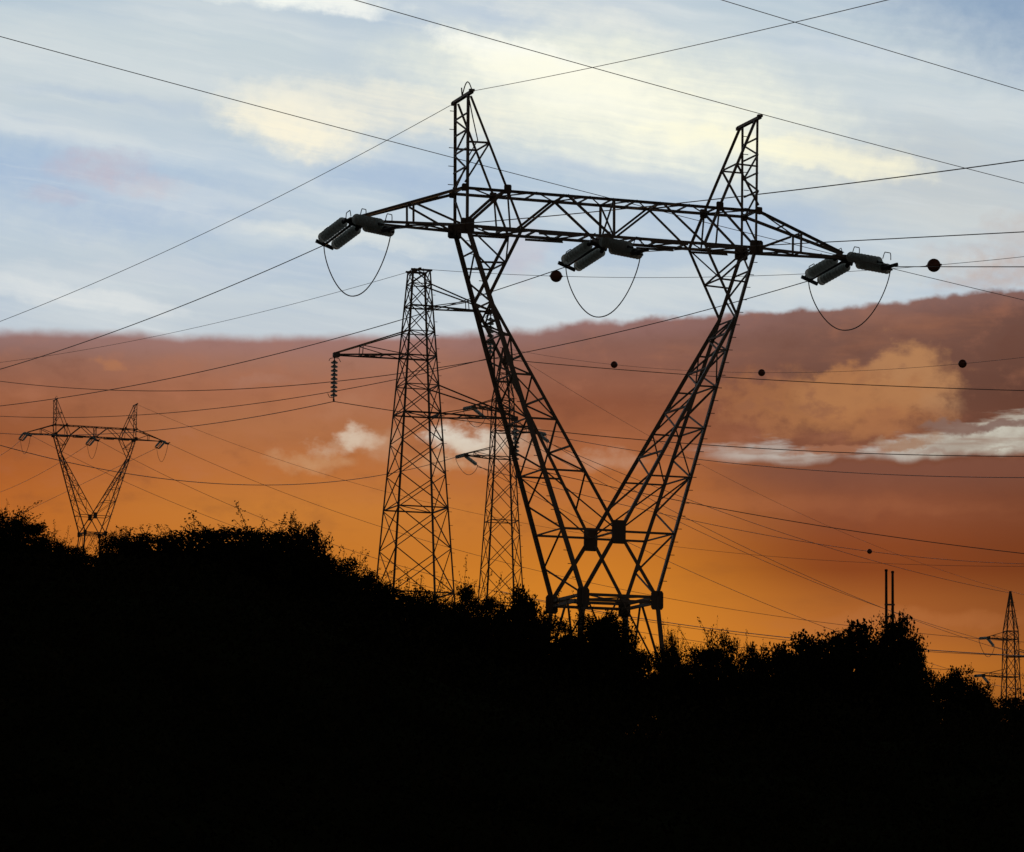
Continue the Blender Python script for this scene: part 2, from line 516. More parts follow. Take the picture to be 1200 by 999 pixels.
# ------------------------------------------------------------------ the big V-shaped pylon
S = 1.35
TH = 0.33854
NODE = {'cap': (2.473, 13.295, .307), 'topo': (2.503, 11.802, .291), 'topi': (1.806, 11.817, .322), 'boto': (2.458, 11.202, .29),
        'boti': (1.55, 11.2, .33), 'join': (2.10, 10.081, .345), 'waist': (.618, 5.451, .684), 'cro': (0, 6.462, .611)}
PY_X, PY_Y = 1.481 * S, 60 * S
PY_G = ground_z(PY_X, PY_Y) - .1
Z0 = 1.6 - PY_G


def nd(name, su, sv):
    u, z, d = NODE[name]
    return Vector((su * u * S, sv * d * S, z * S + Z0))


def L(a, b, t): return a.lerp(b, t)


ARM_U, ARM_Z = 4.2 * S, 11.22 * S + Z0


def build_v_pylon():
    root = thing('pylon', None, 'pylon', (PY_X, PY_Y, PY_G), TH)
    W_LEG, W_BR, W_TH = .125, .058, .046
    # feet below the waist
    for su in (-1, 1):
        for sv in (-1, 1):
            m = MB()
            w = nd('waist', su, sv)
            foot = Vector((w.x * (1 + .25 * (w.z + .3) / 1.0 * .41), w.y * (1 + .25 * (w.z + .3) * .36), -.3))
            m.angle(foot, w, .15, (su, sv, 0), 1)
            m.plate((foot.x, foot.y, .12), (1, 0, 0), (0, 1, 0), .5, .5, .3)
            for k in range(9):                      # climbing bolts
                p = L(foot, w, .15 + k * .09)
                m.bar(p, p + Vector((su * .14, 0, 0)), .016)
            m.build('leg', STEEL, root)
    m = MB()
    fz = -.3

    def foot(su, sv):
        w = nd('waist', su, sv)
        return Vector((w.x * (1 + .25 * (w.z + .3) * .41), w.y * (1 + .25 * (w.z + .3) * .36), fz))
    for a, b in (((-1, -1), (1, -1)), ((-1, 1), (1, 1)), ((-1, -1), (-1, 1)), ((1, -1), (1, 1))):
        A1, B1, A0, B0 = nd('waist', *a), nd('waist', *b), foot(*a), foot(*b)
        hA, hB = L(A1, A0, .42), L(B1, B0, .42)
        mid = L(A1, B1, .5)
        m.angle(mid, hA, W_BR); m.angle(mid, hB, W_BR)
        m.angle(hA, L(A0, B0, .75), W_BR); m.angle(hB, L(A0, B0, .25), W_BR, flip=-1)
        m.angle(hA, hB, W_TH)
    m.build('base_bracing', STEEL, root)
    # double beam round the waist
    m = MB()
    for a, b in (((-1, -1), (1, -1)), ((-1, 1), (1, 1)), ((-1, -1), (-1, 1)), ((1, -1), (1, 1))):
        A, B = nd('waist', *a), nd('waist', *b)
        for dzz in (-.02, -.13):
            m.angle(A + Vector((0, 0, dzz)), B + Vector((0, 0, dzz)), .095, (0, 0, 1))
    m.angle(nd('waist', -1, -1), nd('waist', 1, 1), W_TH); m.angle(nd('waist', 1, -1), nd('waist', -1, 1), W_TH)
    m.build('waist_ring', STEEL, root)
    # crossing members from the waist to the crotch, with the struts across
    m = MB()
    for sv in (-1, 1):
        c = nd('cro', 0, sv)
        for su in (-1, 1):
            m.angle(nd('waist', su, sv), c + Vector((su * .1, 0, -.15)), .11, (0, 1, 0), su)
            o = L(nd('waist', su, sv), nd('boto', su, sv), (NODE['cro'][1] - NODE['waist'][1]) / (NODE['boto'][1] - NODE['waist'][1]))
            m.angle(o, c, .075, (0, 1, 0), su)
    for t in (.0,):
        m.angle(nd('cro', 0, -1), nd('cro', 0, 1), W_BR)
    m.build('crossing_frame', STEEL, root)
    # the two inclined limbs
    for su in (-1, 1):
        m = MB()
        levels = [(z - NODE['cro'][1]) / (NODE['join'][1] - NODE['cro'][1]) for z in (6.462, 7.42, 8.22, 8.9, 9.5, 10.081)]

        def outer(sv, z):
            return L(nd('waist', su, sv), nd('boto', su, sv), (z - NODE['waist'][1]) / (NODE['boto'][1] - NODE['waist'][1]))

        def inner(sv, z):
            return L(nd('cro', su * .0, sv), nd('join', su, sv), (z - NODE['cro'][1]) / (NODE['join'][1] - NODE['cro'][1]))
        for sv in (-1, 1):
            m.angle(nd('waist', su, sv), nd('boto', su, sv), W_LEG, (0, sv, 0), su)
            m.angle(nd('cro', 0, sv) + Vector((su * .08, 0, .1)), nd('join', su, sv), .105, (0, sv, 0), -su)
        zs = [6.462, 7.38, 8.18, 8.87, 9.48, 10.0]
        for sv in (-1, 1):
            for k, (za, zb) in enumerate(zip(zs, zs[1:])):
                m.angle(outer(sv, zb), inner(sv, zb), W_BR, (0, 1, 0))
                if k % 2: m.angle(outer(sv, za), inner(sv, zb), W_TH, (0, 1, 0), su)
                else: m.angle(inner(sv, za), outer(sv, zb), W_TH, (0, 1, 0), -su)
            m.angle(nd('waist', su, sv), outer(sv, 5.6), W_TH, (0, 1, 0))
        hz = [5.451, 5.95, 6.462, 6.92, 7.38, 7.78, 8.18, 8.52, 8.87, 9.17, 9.48, 9.75, 10.0, 10.4, 10.8, 11.2]
        for k, (za, zb) in enumerate(zip(hz, hz[1:])):
            f = 1 if k % 2 else -1
            m.angle(outer(f, za), outer(-f, zb), W_TH, (su, 0, 0))
            if k % 2: m.angle(outer(-1, zb), outer(1, zb), W_TH, (0, 0, 1))
            if 6.5 <= za < 10:
                m.angle(inner(f, za), inner(-f, zb), W_TH, (su, 0, 0))
                if not k % 2: m.angle(inner(-1, zb), inner(1, zb), W_BR, (0, 0, 1))
        for k in range(26):                                        # step bolts on the near leg
            p = outer(-1, 5.7 + k * .21)
            m.bar(p, p + Vector((su * .13, -.02, 0)), .014)
        # the fork that spreads from the limb to the cross arm
        for sv in (-1, 1):
            m.angle(nd('join', su, sv), nd('boti', su, sv), .09, (0, 1, 0), su)
            o = outer(sv, 10.62); i = L(nd('join', su, sv), nd('boti', su, sv), .5)
            m.angle(o, i, W_BR, (0, 1, 0))
            m.angle(nd('boto', su, sv), i, W_BR, (0, 1, 0), su)
            m.angle(o, nd('join', su, sv), W_TH, (0, 1, 0))
        i0, i1 = L(nd('join', su, -1), nd('boti', su, -1), .5), L(nd('join', su, 1), nd('boti', su, 1), .5)
        m.angle(i0, i1, W_TH)
        m.angle(i0, nd('boti', su, 1), W_TH)
        m.build('limb', STEEL, root)
    # cross arm
    m = MB()
    ut = [(-NODE['topi'][0], 'b'), ]
    topz, botz = 11.81, 11.2

    def T(u, sv): return Vector((u * S, sv * .305 * S, (topz + .0 * u) * S + Z0))
    def Bt(u, sv): return Vector((u * S, sv * .315 * S, botz * S + Z0))
    for sv in (-1, 1):
        m.angle(nd('topo', -1, sv), nd('topo', 1, sv), .085, (0, sv, 0))
        m.angle(nd('boto', -1, sv), nd('boto', 1, sv), .10, (0, sv, 0), -1)
        for k in (-1.9, -.95, .95, 1.9):                           # splice angles under the bottom chord
            m.angle(Bt(k - .32, sv) + Vector((0, 0, -.055)), Bt(k + .32, sv) + Vector((0, 0, -.045)), .075, (0, sv, 0), -1)
        for su in (-1, 1):
            m.angle(nd('boto', su, sv), nd('topi', su, sv), .088, (0, 1, 0), su)
            m.angle(nd('boti', su, sv), T(su * .83, sv), .078, (0, 1, 0), su)
            m.angle(T(su * .79, sv), Bt(su * .04, sv), .07, (0, 1, 0), -su)
            m.angle(nd('topi', su, sv), Bt(su * 1.75, sv), W_TH, (0, 1, 0))
        m.angle(T(0, sv), Bt(0, sv), .07, (0, 1, 0))
    us = [-2.45, -1.806, -1.3, -.8, -.4, 0, .4, .8, 1.3, 1.806, 2.45]
    for k, (a, b) in enumerate(zip(us, us[1:])):
        f = 1 if k % 2 else -1
        m.angle(T(a, f), T(b, -f), W_TH, (0, 0, 1))
        m.angle(Bt(a, f), Bt(b, -f), W_TH, (0, 0, 1))
        m.angle(T(b, -1), T(b, 1), W_TH, (0, 0, 1))
        m.angle(Bt(b, -1), Bt(b, 1), W_BR, (0, 0, 1))
    m.angle(T(0, -1), Bt(0, 1), W_TH); m.angle(T(0, 1), Bt(0, -1), W_TH)
    m.bar(Bt(-.1, -1), Bt(-.1, 1), .14, .1)
    m.build('cross_arm', STEEL, root)
    # tapering arm ends that carry the outer phases
    for su in (-1, 1):
        m = MB()
        tip = Vector((su * ARM_U, 0, ARM_Z))
        for sv in (-1, 1):
            e = tip + Vector((-su * .12, sv * .06, 0))
            m.angle(nd('topo', su, sv), e + Vector((0, 0, .06)), .085, (0, sv, 0), su)
            m.angle(nd('boto', su, sv), e + Vector((0, 0, -.04)), .09, (0, sv, 0), -su)
            tt, bb = L(nd('topo', su, sv), e, .50), L(nd('boto', su, sv), e, .51)
            m.angle(tt, bb, W_BR, (0, 1, 0))
            m.angle(tt + Vector((-su * .05, 0, 0)), nd('boto', su, sv) + Vector((su * .15, 0, .03)), W_BR, (0, 1, 0))
        for q in (.3, .5, .72):
            pa = [L(nd(n, su, sv), tip, q) for n in ('boto', 'topo') for sv in (-1, 1)]
            m.angle(pa[0], pa[1], W_TH); m.angle(pa[2], pa[3], W_TH)
        m.angle(nd('boto', su, -1), L(nd('boto', su, 1), tip, .5), W_TH); m.angle(nd('boto', su, 1), L(nd('boto', su, -1), tip, .5), W_TH)
        m.angle(nd('topo', su, -1), L(nd('topo', su, 1), tip, .5), W_TH)
        m.plate(tip + Vector((-su * .1, 0, 0)), (1, 0, 0), (0, 1, 0), .5, .3, .03)
        m.bar(tip + Vector((0, -.2, -.03)), tip + Vector((0, .2, -.03)), .09, .06)
        m.build('arm_end', STEEL, root)
    # earth-wire peaks
    for su in (-1, 1):
        m = MB()

        def po(sv, t): return L(nd('topo', su, sv), nd('cap', su, sv), t)
        def pi(sv, t): return L(nd('topi', su, sv), nd('cap', su, sv) + Vector((-su * .06, 0, 0)), t)
        for sv in (-1, 1):
            m.angle(nd('boto', su, sv), nd('cap', su, sv), .082, (0, sv, 0), su)
            m.angle(nd('boti', su, sv), nd('topi', su, sv), .082, (0, sv, 0), -su)
            m.angle(nd('topi', su, sv), nd('cap', su, sv) + Vector((-su * .06, 0, -.03)), .078, (0, sv, 0), -su)
            m.angle(po(sv, .49), pi(sv, .49), W_BR, (0, 1, 0))
            m.angle(pi(sv, .49), po(sv, .06), W_BR, (0, 1, 0), su)
            m.angle(po(sv, .49), pi(sv, .0), W_TH, (0, 1, 0)) if sv == 1 and False else None
        ts = [-.40, .0, .22, .42, .62, .80]
        for k, (a, b) in enumerate(zip(ts, ts[1:])):
            f = 1 if k % 2 else -1
            m.angle(po(f, a), po(-f, b), W_TH, (1, 0, 0))
            m.angle(po(-1, b), po(1, b), W_TH)
        m.angle(pi(-1, .49), pi(1, .49), W_TH)
        m.angle(pi(-1, .0), pi(1, .0), W_TH)
        m.angle(pi(1, .0), pi(-1, .49), W_TH, (1, 0, 0)) if False else None
        for k in range(5):
            p = po(1, .1 + .2 * k)
            m.bar(p, p + Vector((su * .12, 0, 0)), .014)
        pk = m.build('peak', STEEL, root)
        m = MB()
        c = (nd('cap', su, -1) + nd('cap', su, 1)) / 2 + Vector((-su * .02, 0, 0))
        m.bar(c + Vector((0, -.60, .02)), c + Vector((0, .60, .02)), .085, .06)
        m.bar(c + Vector((0, -.64, .05)), c + Vector((0, -.56, .05)), .11, .05)
        m.bar(c + Vector((0, .64, .0)), c + Vector((0, .56, .0)), .10, .07)
        m.build('cap_bar', STEEL, pk)
        if su == -1:
            m = MB()
            loop = [c + Vector((.02, .1 - t * .75, .06 + .25 * math.sin(min(1, t * 1.15) * math.pi))) for t in [i / 14 for i in range(15)]]
            m.tube(loop, .013, 5)
            m.bar(c + Vector((.02, .1, .06)), c + Vector((.02, .14, .26)), .022)
            m.tube([c + Vector((.03, -.3, 0)), c + Vector((.12, -.35, -.5)), c + Vector((.25, -.3, -.95)), c + Vector((.1, -.1, -1.3))], .013, 5)
            m.build('bonding_wire', CABLE, pk)
    # gusset plates
    for sv in (-1, 1):
        m = MB()
        m.plate(nd('cro', 0, sv) + Vector((0, sv * .02, -.02)), (1, 0, 0), (0, 0, 1), .30, .50, .05)
        m.build('gusset_plate', DARKSTEEL, root)
        for su in (-1, 1):
            for n, w, h in (('waist', .27, .40), ('boto', .30, .30), ('topi', .16, .2), ('topo', .14, .16)):
                m = MB()
                m.plate(nd(n, su, sv) + Vector((0, sv * .035, -.08 if n == 'waist' else 0)), (1, 0, 0), (0, 0, 1), w, h, .03)
                m.plate(nd(n, su, sv) + Vector((su * .035, 0, -.08 if n == 'waist' else 0)), (0, 1, 0), (0, 0, 1), w * .8, h * .9, .03)
                m.build('gusset_plate', DARKSTEEL, root)
    return root


v_pylon = build_v_pylon()
v_pylon['label'] = 'huge V-shaped steel lattice pylon with two peaks, nearest and largest of all'


def v_world(p, root=None):
    root = root or v_pylon
    return Matrix.Translation(root.location) @ Matrix.Rotation(root.rotation_euler.z, 4, 'Z') @ Vector(p)


# ------------------------------------------------------------------ glass insulator sets
def disc_mesh(r=.116):
    m = MB()
    m.lathe([(0, .02), (.010, r * .5), (.026, r * .86), (.045, r), (.070, r * .97), (.066, r * .8), (.085, r * .70), (.066, r * .52), (.075, r * .38), (.045, .03)], (0, 0, 0), (1, 0, 0), 24)
    return m.mesh('disc', GLASS)


def cap_mesh():
    m = MB()
    m.lathe([(-.05, .02), (-.045, .042), (-.01, .05), (.02, .04), (.075, .018), (.08, .012)], (0, 0, 0), (1, 0, 0), 10)
    return m


DISC = disc_mesh()
N_DISC, PITCH_D = 9, .135


def fitting_mesh(n, pitch, lead):
    m = MB()
    m.tube([(0, 0, 0), (lead, 0, 0)], .022, 6)
    for k in range(n):
        m.lathe([(-.05, .02), (-.045, .042), (-.01, .05), (.02, .04), (.078, .018), (.085, .012)], (lead + k * pitch, 0, 0), (1, 0, 0), 10)
    e = lead + n * pitch
    m.tube([(e - .06, 0, 0), (e + .12, 0, 0)], .022, 6)
    return m.mesh('fitting', CAPMET)


FIT = fitting_mesh(N_DISC, PITCH_D, .14)
SET_LEN = .14 + N_DISC * PITCH_D + .22
SIMPLE_DISCS = None


def basis(d, drop=0.0):
    """x along d, y level"""
    x = Vector(d).normalized()
    y = Vector((0, 0, 1)).cross(x).normalized()
    z = x.cross(y)
    return Matrix((x, y, z)).transposed().to_4x4()


def horn_mesh(x0, x1):
    m = MB()
    pts = []
    for i in range(13):
        t = i / 12
        pts.append(Vector((x0 + (x1 - x0) * t, 0, .08 + .15 * min(1, 2.4 * math.sin(t * math.pi)) ** .8)))
    m.tube(pts, .010, 5)
    return m.mesh('arcing_horn', CAPMET)


def insulator_set(label, base, d, group, detailed=True, proto={}):
    """double tension string; base = where it is shackled to the pylon"""
    root = thing('insulator_set', label, 'insulator', (0, 0, 0), 0, group)
    root.matrix_world = Matrix.Translation(base) @ basis(d)
    side = 1 if d[0] * 0 + d[1] > 0 else -1
    offs = [(-.15, .045), (.15, -.045)] if side > 0 else [(-.13, .02), (.13, -.02)]
    # level axis y points to the left of the run
    for (oy, oz) in offs:
        yy, zz = (oy, -oz) if side > 0 else (oy, oz)
        zz = (-.065 if (oy < 0) == (side > 0) else .065)
        if detailed:
            st = link('insulator_string', FIT, root, (.06, oy, zz))
            for k in range(N_DISC):
                link('disc', DISC, st, (.14 + k * PITCH_D, 0, 0))
        else:
            if 'one' not in proto:
                m = MB()
                for k in range(N_DISC):
                    m.lathe([(0, .02), (.03, .082), (.05, .088), (.06, .03)], (.14 + k * PITCH_D, 0, 0), (1, 0, 0), 8)
                m.tube([(0, 0, 0), (SET_LEN - .1, 0, 0)], .025, 4, 1)
                proto['one'] = m.mesh('insulator_string', [GLASS, CAPMET])
            link('insulator_string', proto['one'], root, (.06, oy, zz))
    if 'yoke' not in proto:
        for nm, xx in (('yoke', .05), ('yoke2', SET_LEN + .04)):
            m = MB()
            m.bar((xx, -.2, -.07), (xx, .2, .07), .05, .07)
            m.tube([(min(0, xx), 0, 0), (xx + .06, 0, 0)], .03, 6)
            proto[nm] = m.mesh('yoke_plate', CAPMET)
        m = MB()
        proto['horn'] = horn_mesh(.02, .30)
        proto['horn2'] = horn_mesh(SET_LEN - .34, SET_LEN - .02)
    link('yoke_plate', proto['yoke'], root)
    link('yoke_plate', proto['yoke2'], root)
    if detailed:
        link('arcing_horn', proto['horn'], root, (0, .05, .06))
        link('arcing_horn', proto['horn2'], root, (0, .05, .06))
    return root


D_REAR = Vector((-.42, .90, -.13)).normalized()
D_FRONT = Vector((.47, -.86, -.25)).normalized()
R_GRP = 'insulator sets on the largest V-shaped pylon'


def tip_end(root, off=.08): return root.matrix_world @ Vector((SET_LEN + off, 0, 0))


def jumper(label, a, b, h, r, group):
    r *= .8
    m = MB()
    n = 36
    pts = []
    for i in range(n + 1):
        t = .5 - .5 * math.cos(math.pi * i / n)
        p = a.lerp(b, t)
        q = abs(2 * t - 1)
        p.z -= h * (.42 * (1 - q ** 2.4) + .58 * math.sqrt(max(0, 1 - q * q)))
        p.x += .03 * math.sin(t * math.pi * 2)
        pts.append(p)
    m.tube(pts, r, 6)
    return tag(m.build('jumper_cable', CABLE), label, 'cable', group)


ends = {}
for key, loc_, where in (('left', (-ARM_U, 0, ARM_Z - .05), 'left arm tip'), ('middle', (-.1 * S, 0, 11.12 * S + Z0), 'cross arm middle'), ('right', (ARM_U, 0, ARM_Z - .05), 'right arm tip')):
    tipw = v_world(loc_)
    a = insulator_set('green glass insulator pair sloping left from the %s of the largest pylon' % where, tipw + D_REAR * .08, D_REAR, R_GRP)
    b = insulator_set('green glass insulator pair running right from the %s of the largest pylon' % where, tipw + D_FRONT * .08, D_FRONT, R_GRP)
    bpy.context.view_layer.update()
    ends[key] = (tip_end(a), tip_end(b))
    jumper('slack loop of cable hanging under the %s of the largest pylon' % where, ends[key][0], ends[key][1], 1.25, .016, 'jumper loops on the largest pylon')

# ------------------------------------------------------------------ the same kind of pylon far off on the left
T4Y = 305.0
pk = (P(67, 469, T4Y) + P(157, 475, T4Y)) / 2
t4 = copy_tree(v_pylon)
t4['label'] = 'distant V-shaped lattice pylon standing small above the bushes on the left'
t4_g = pk.z - (13.295 * S + Z0)
t4.location = (pk.x, T4Y, t4_g)
t4.rotation_euler.z = R(21)
bpy.context.view_layer.update()
t4_ends = {}
D4R, D4F = Vector((-.36, .92, -.2)).normalized(), Vector((.34, -.92, -.2)).normalized()
for key, loc_, where in (('left', (-ARM_U, 0, ARM_Z - .05), 'left arm tip'), ('middle', (-.1 * S, 0, 11.12 * S + Z0), 'cross arm middle'), ('right', (ARM_U, 0, ARM_Z - .05), 'right arm tip')):
    tipw = v_world(loc_, t4)
    a = insulator_set('tiny insulator pair left of the %s of the distant V-shaped pylon' % where, tipw, D4R, 'insulator sets on the distant V-shaped pylon', False)
    b = insulator_set('tiny insulator pair right of the %s of the distant V-shaped pylon' % where, tipw, D4F, 'insulator sets on the distant V-shaped pylon', False)
    bpy.context.view_layer.update()
    t4_ends[key] = (tip_end(a), tip_end(b))
    jumper('tiny slack cable loop under the %s of the distant V-shaped pylon' % where, t4_ends[key][0], t4_ends[key][1], 1.3, .02, 'jumper loops on the distant V-shaped pylon')
# its legs reach down to the hillside
for lg in [c for c in t4.children if c.name.startswith('leg')]:
    pass


# ------------------------------------------------------------------ square lattice towers
def lattice(m_leg, m_br, prof, base, xlev, rings, wl, wb, wt, root, mat=None):
    """prof: (z, half width) list; builds four legs, x bracing and rings"""
    mat = mat or STEEL

    def hw(z): return interp(z, prof)
    def c(su, sv, z): return Vector((su * hw(z), sv * hw(z), z))
    zs = [p[0] for p in prof]
    for su in (-1, 1):
        for sv in (-1, 1):
            m = MB()
            for za, zb in zip(zs, zs[1:]):
                m.angle(c(su, sv, za), c(su, sv, zb), wl, (su, sv, 0))
            k = 0
            z = zs[0] + 1.5
            while z < zs[-1] - .4 and su == 1:
                m.bar(c(su, sv, z), c(su, sv, z) + Vector((.12, 0, 0)), .014)
                z += .45
            m.build('leg', mat, root)
    m = MB()
    faces = [((-1, -1), (1, -1)), ((1, -1), (1, 1)), ((1, 1), (-1, 1)), ((-1, 1), (-1, -1))]
    for za, zb in zip(xlev, xlev[1:]):
        for a, b in faces:
            m.angle(c(*a, za), c(*b, zb), wb, (a[0] + b[0], a[1] + b[1], 0))
            m.angle(c(*b, za), c(*a, zb), wb, (a[0] + b[0], a[1] + b[1], 0), -1)
    m.build('bracing', mat, root)
    for z, w in rings:
        m = MB()
        for a, b in faces:
            m.angle(c(*a, z), c(*b, z), w, (0, 0, 1))
        m.angle(c(-1, -1, z), c(1, 1, z), wt, (0, 0, 1))
        m.build('ring_frame', mat, root)
    return c


def arm(c, su, zb, zt, tip, root, wc, wt, mat=None):
    m = MB()
    t = Vector(tip)
    for sv in (-1, 1):
        b0, t0 = c(su, sv, zb), c(su, sv, zt)
        e = t + Vector((0, sv * .05, 0))
        m.angle(b0, e, wc, (0, sv, 0), su)
        m.angle(t0, e + Vector((0, 0, .05)), wc * .85, (0, sv, 0), su)
        pb, pt_ = b0.lerp(e, .62), t0.lerp(e, .62)
        m.angle(pb, pt_, wt, (0, 1, 0))
        m.angle(b0, pt_, wt, (0, 1, 0)) if su else None
    for q in (.31, .62, .85):
        m.angle(c(su, -1, zb).lerp(t, q), c(su, 1, zb).lerp(t, q), wt)
    m.angle(c(su, -1, zb), c(su, 1, zb).lerp(t, .62), wt)
    m.angle(c(su, 1, zb).lerp(t, .31), c(su, -1, zb).lerp(t, .62), wt)
    m.angle(c(su, -1, zt).lerp(t, .62), c(su, 1, zt).lerp(t, .62), wt)
    # chord carried through the body
    for sv in (-1, 1):
        m.angle(c(-su, sv, zb), c(su, sv, zb), wc, (0, sv, 0))
    m.plate(t + Vector((-su * .06, 0, 0)), (1, 0, 0), (0, 0, 1), .22, .16, .12)
    m.build('arm', mat or STEEL, root)


# tall tower left of the big pylon, one arm to the left and two to the right
T2Y = 124.0
T2X = P(487, 597, T2Y).x
T2G = ground_z(T2X, T2Y) - .1
T2R = R(18.5)
pylon2 = thing('pylon', 'tall square lattice pylon with flat top and hanging insulators, left of the largest pylon', 'pylon', (T2X, T2Y, T2G), T2R)


def z2(py): return P(487, py, T2Y).z - T2G


ztop, zmid = z2(318), z2(600)
sl = (.85 - .292) / (ztop - zmid)
prof2 = [(-.3, .85 + sl * .95 * (zmid + .3)), (zmid, .85), (ztop, .292)]
lv2 = [z2(v) for v in (318, 334, 360, 390, 419, 453, 486, 520, 558, 598, 645, 697)]
zb_ = lv2[-1]
while zb_ > 2.2:
    zb_ -= 1.9
    lv2.append(max(zb_, .2))
c2 = lattice(None, None, prof2, 0, lv2[::-1], [(z2(v), w) for v, w in ((318, .05), (334, .045), (360, .07), (390, .05), (419, .07), (453, .05), (486, .07), (597, .07), (697, .07))],
             .082, .045, .04, pylon2)
m = MB()
for sv in (-1, 1):
    m.bar(Vector((-.36, sv * .3, ztop)), Vector((.36, sv * .3, ztop)), .07, .06)
m.bar(Vector((-.06, -.36, ztop + .04)), Vector((-.06, .36, ztop + .04)), .07, .05)
for k in range(3):
    m.tube([Vector((-.2 + k * .15, -.1, ztop)), Vector((-.15 + k * .15, 0, ztop + .09)), Vector((-.1 + k * .15, .1, ztop))], .016, 5)
m.build('top_frame', STEEL, pylon2)
tips2 = {}
for key, su, pb, pt_, tpx, tpy in (('up', 1, 360, 334, 575, 366), ('left', -1, 419, 390, 392, 416), ('low', 1, 486, 453, 605, 491)):
    k = (tpx - 488.5) / (F / T2Y) / math.cos(T2R)
    w = P(tpx, tpy, T2Y + k * math.sin(T2R))
    loc_ = Matrix.Rotation(-T2R, 3, 'Z') @ (w - Vector((T2X, T2Y, T2G)))
    loc_.y = 0
    tips2[key] = loc_
    arm(c2, su, z2(pb), z2(pt_), loc_, pylon2, .07, .042)


def suspension(label, at, group):
    root = thing('insulator_string', label, 'insulator', at, 0, group)
    m = MB()
    m.tube([(0, 0, 0), (0, 0, -1.46)], .02, 6)
    for k in range(9):
        m.lathe([(0, .02), (.02, .05), (.06, .045), (.08, .02)], (0, 0, -.14 - k * .135), (0, 0, -1), 8)
    m.bar((0, -.16, -1.46), (0, .16, -1.46), .05, .07)
    m.build('fitting', CAPMET, root)
    for k in range(9):
        d = link('disc', DISC, root, (0, 0, -.17 - k * .135))
        d.rotation_euler = (0, math.pi / 2, 0)
    m = MB()
    m.tube([(0, 0, -.06), (.14, 0, -.08), (.2, 0, -.2)], .012, 5)
    m.tube([(0, 0, -1.38), (-.14, 0, -1.36), (-.2, 0, -1.24)], .012, 5)
    m.tube([(0, 0, -.06), (-.14, 0, -.08), (-.18, 0, -.16)], .012, 5)
    m.build('arcing_horn', CAPMET, root)
    return root


RZ2 = Matrix.Rotation(T2R, 3, 'Z')
sus = {}
for key, where in (('up', 'upper right arm'), ('left', 'lone left arm'), ('low', 'lower right arm')):
    at = Vector((T2X, T2Y, T2G)) + RZ2 @ (tips2[key] + Vector((0, 0, -.04)))
    suspension('glass insulator string hanging from the %s of the tall flat-topped pylon' % where, at, 'hanging insulator strings of the flat-topped pylon')
    sus[key] = at + Vector((0, 0, -1.5))


# slim pointed tension towers: one behind the big pylon, one at the right edge
def pointed_tower(label, cx_, cy_, gz, rz, zpeak, slim=1.0):
    root = thing('pylon', label, 'pylon', (cx_, cy_, gz), rz)
    H = zpeak - gz

    def zz(d): return H - d
    prof = [(-.3, .43 + .047 * (H - 4.7 + .3)), (zz(4.7), .45), (zz(2.25), .39), (0, 0)]
    prof = [(-.3, .45 + .055 * (zz(4.7) + .3)), (zz(4.7), .45), (zz(2.2), .385), (zz(0), .03)]
    prof = [(a, b * slim) for a, b in prof]
    lv = [zz(2.2), zz(2.65), zz(3.6), zz(4.7), zz(5.7), zz(6.8), zz(8.0), zz(9.4), zz(10.9)]
    z = lv[-1]
    while z > 2:
        z -= 1.7
        lv.append(max(z, .2))
    c = lattice(None, None, prof, 0, lv[::-1], [(zz(1.1), .04), (zz(2.2), .05), (zz(2.65), .06), (zz(3.6), .06), (zz(4.7), .06), (zz(7.4), .05), (zz(10.9), .05)], .085, .042, .036, root)
    m = MB()
    for a, b in ((0.3, 1.1), (1.1, 2.2)):
        for sa, sb in (((-1, -1), (1, -1)), ((-1, 1), (1, 1)), ((-1, -1), (-1, 1)), ((1, -1), (1, 1))):
            m.angle(c(*sa, zz(a)), c(*sb, zz(b)), .036)
            m.angle(c(*sb, zz(a)), c(*sa, zz(b)), .036)
    m.build('peak_bracing', STEEL, root)
    tips = {}
    for key, su, d, ln in (('upper left', -1, 2.65, 1.35), ('right', 1, 3.6, 1.5), ('lower left', -1, 4.7, 1.65)):
        t = Vector((su * ln, 0, zz(d) + .05))
        arm(c, su, zz(d), zz(d) + .42, t, root, .06, .036)
        tips[key] = t
    bpy.context.view_layer.update()
    return root, {k: root.matrix_world @ v for k, v in tips.items()}, root.matrix_world @ Vector((0, 0, H))


T3Y, T5Y = 160.0, 208.0
p3 = P(590, 408, T3Y)
p5 = P(1184, 693, T5Y)
d35 = Vector((p5.x - p3.x, p5.y - p3.y, 0)).normalized()
g3 = ground_z(p3.x, T3Y) - .1
g5 = ground_z(p5.x, T5Y) - .1
tower3, tips3, peak3 = pointed_tower('slim lattice pylon half hidden behind the left limb of the largest pylon', p3.x, T3Y, g3, R(14), p3.z)
tower5, tips5, peak5 = pointed_tower('small pointed lattice pylon at the right edge of the picture', p5.x, T5Y, g5, R(12), p5.z, .84)

ONE = None


def single_string(label, base, d, group):
    global ONE
    if ONE is None:
        g, f = MB(), MB()
        for k in range(8):
            g.lathe([(0, .02), (.03, .076), (.05, .082), (.06, .03)], (.12 + k * .115, 0, 0), (1, 0, 0), 10)
        f.tube([(0, 0, 0), (1.15, 0, 0)], .022, 5)
        ONE = (f.mesh('fitting', CAPMET), g.mesh('glass_discs', GLASS))
    root = thing('insulator_string', label, 'insulator', (0, 0, 0), 0, group)
    root.matrix_world = Matrix.Translation(base) @ basis(d)
    link('fitting', ONE[0], root)
    link('glass_discs', ONE[1], root)
    return base + Vector(d).normalized() * 1.15


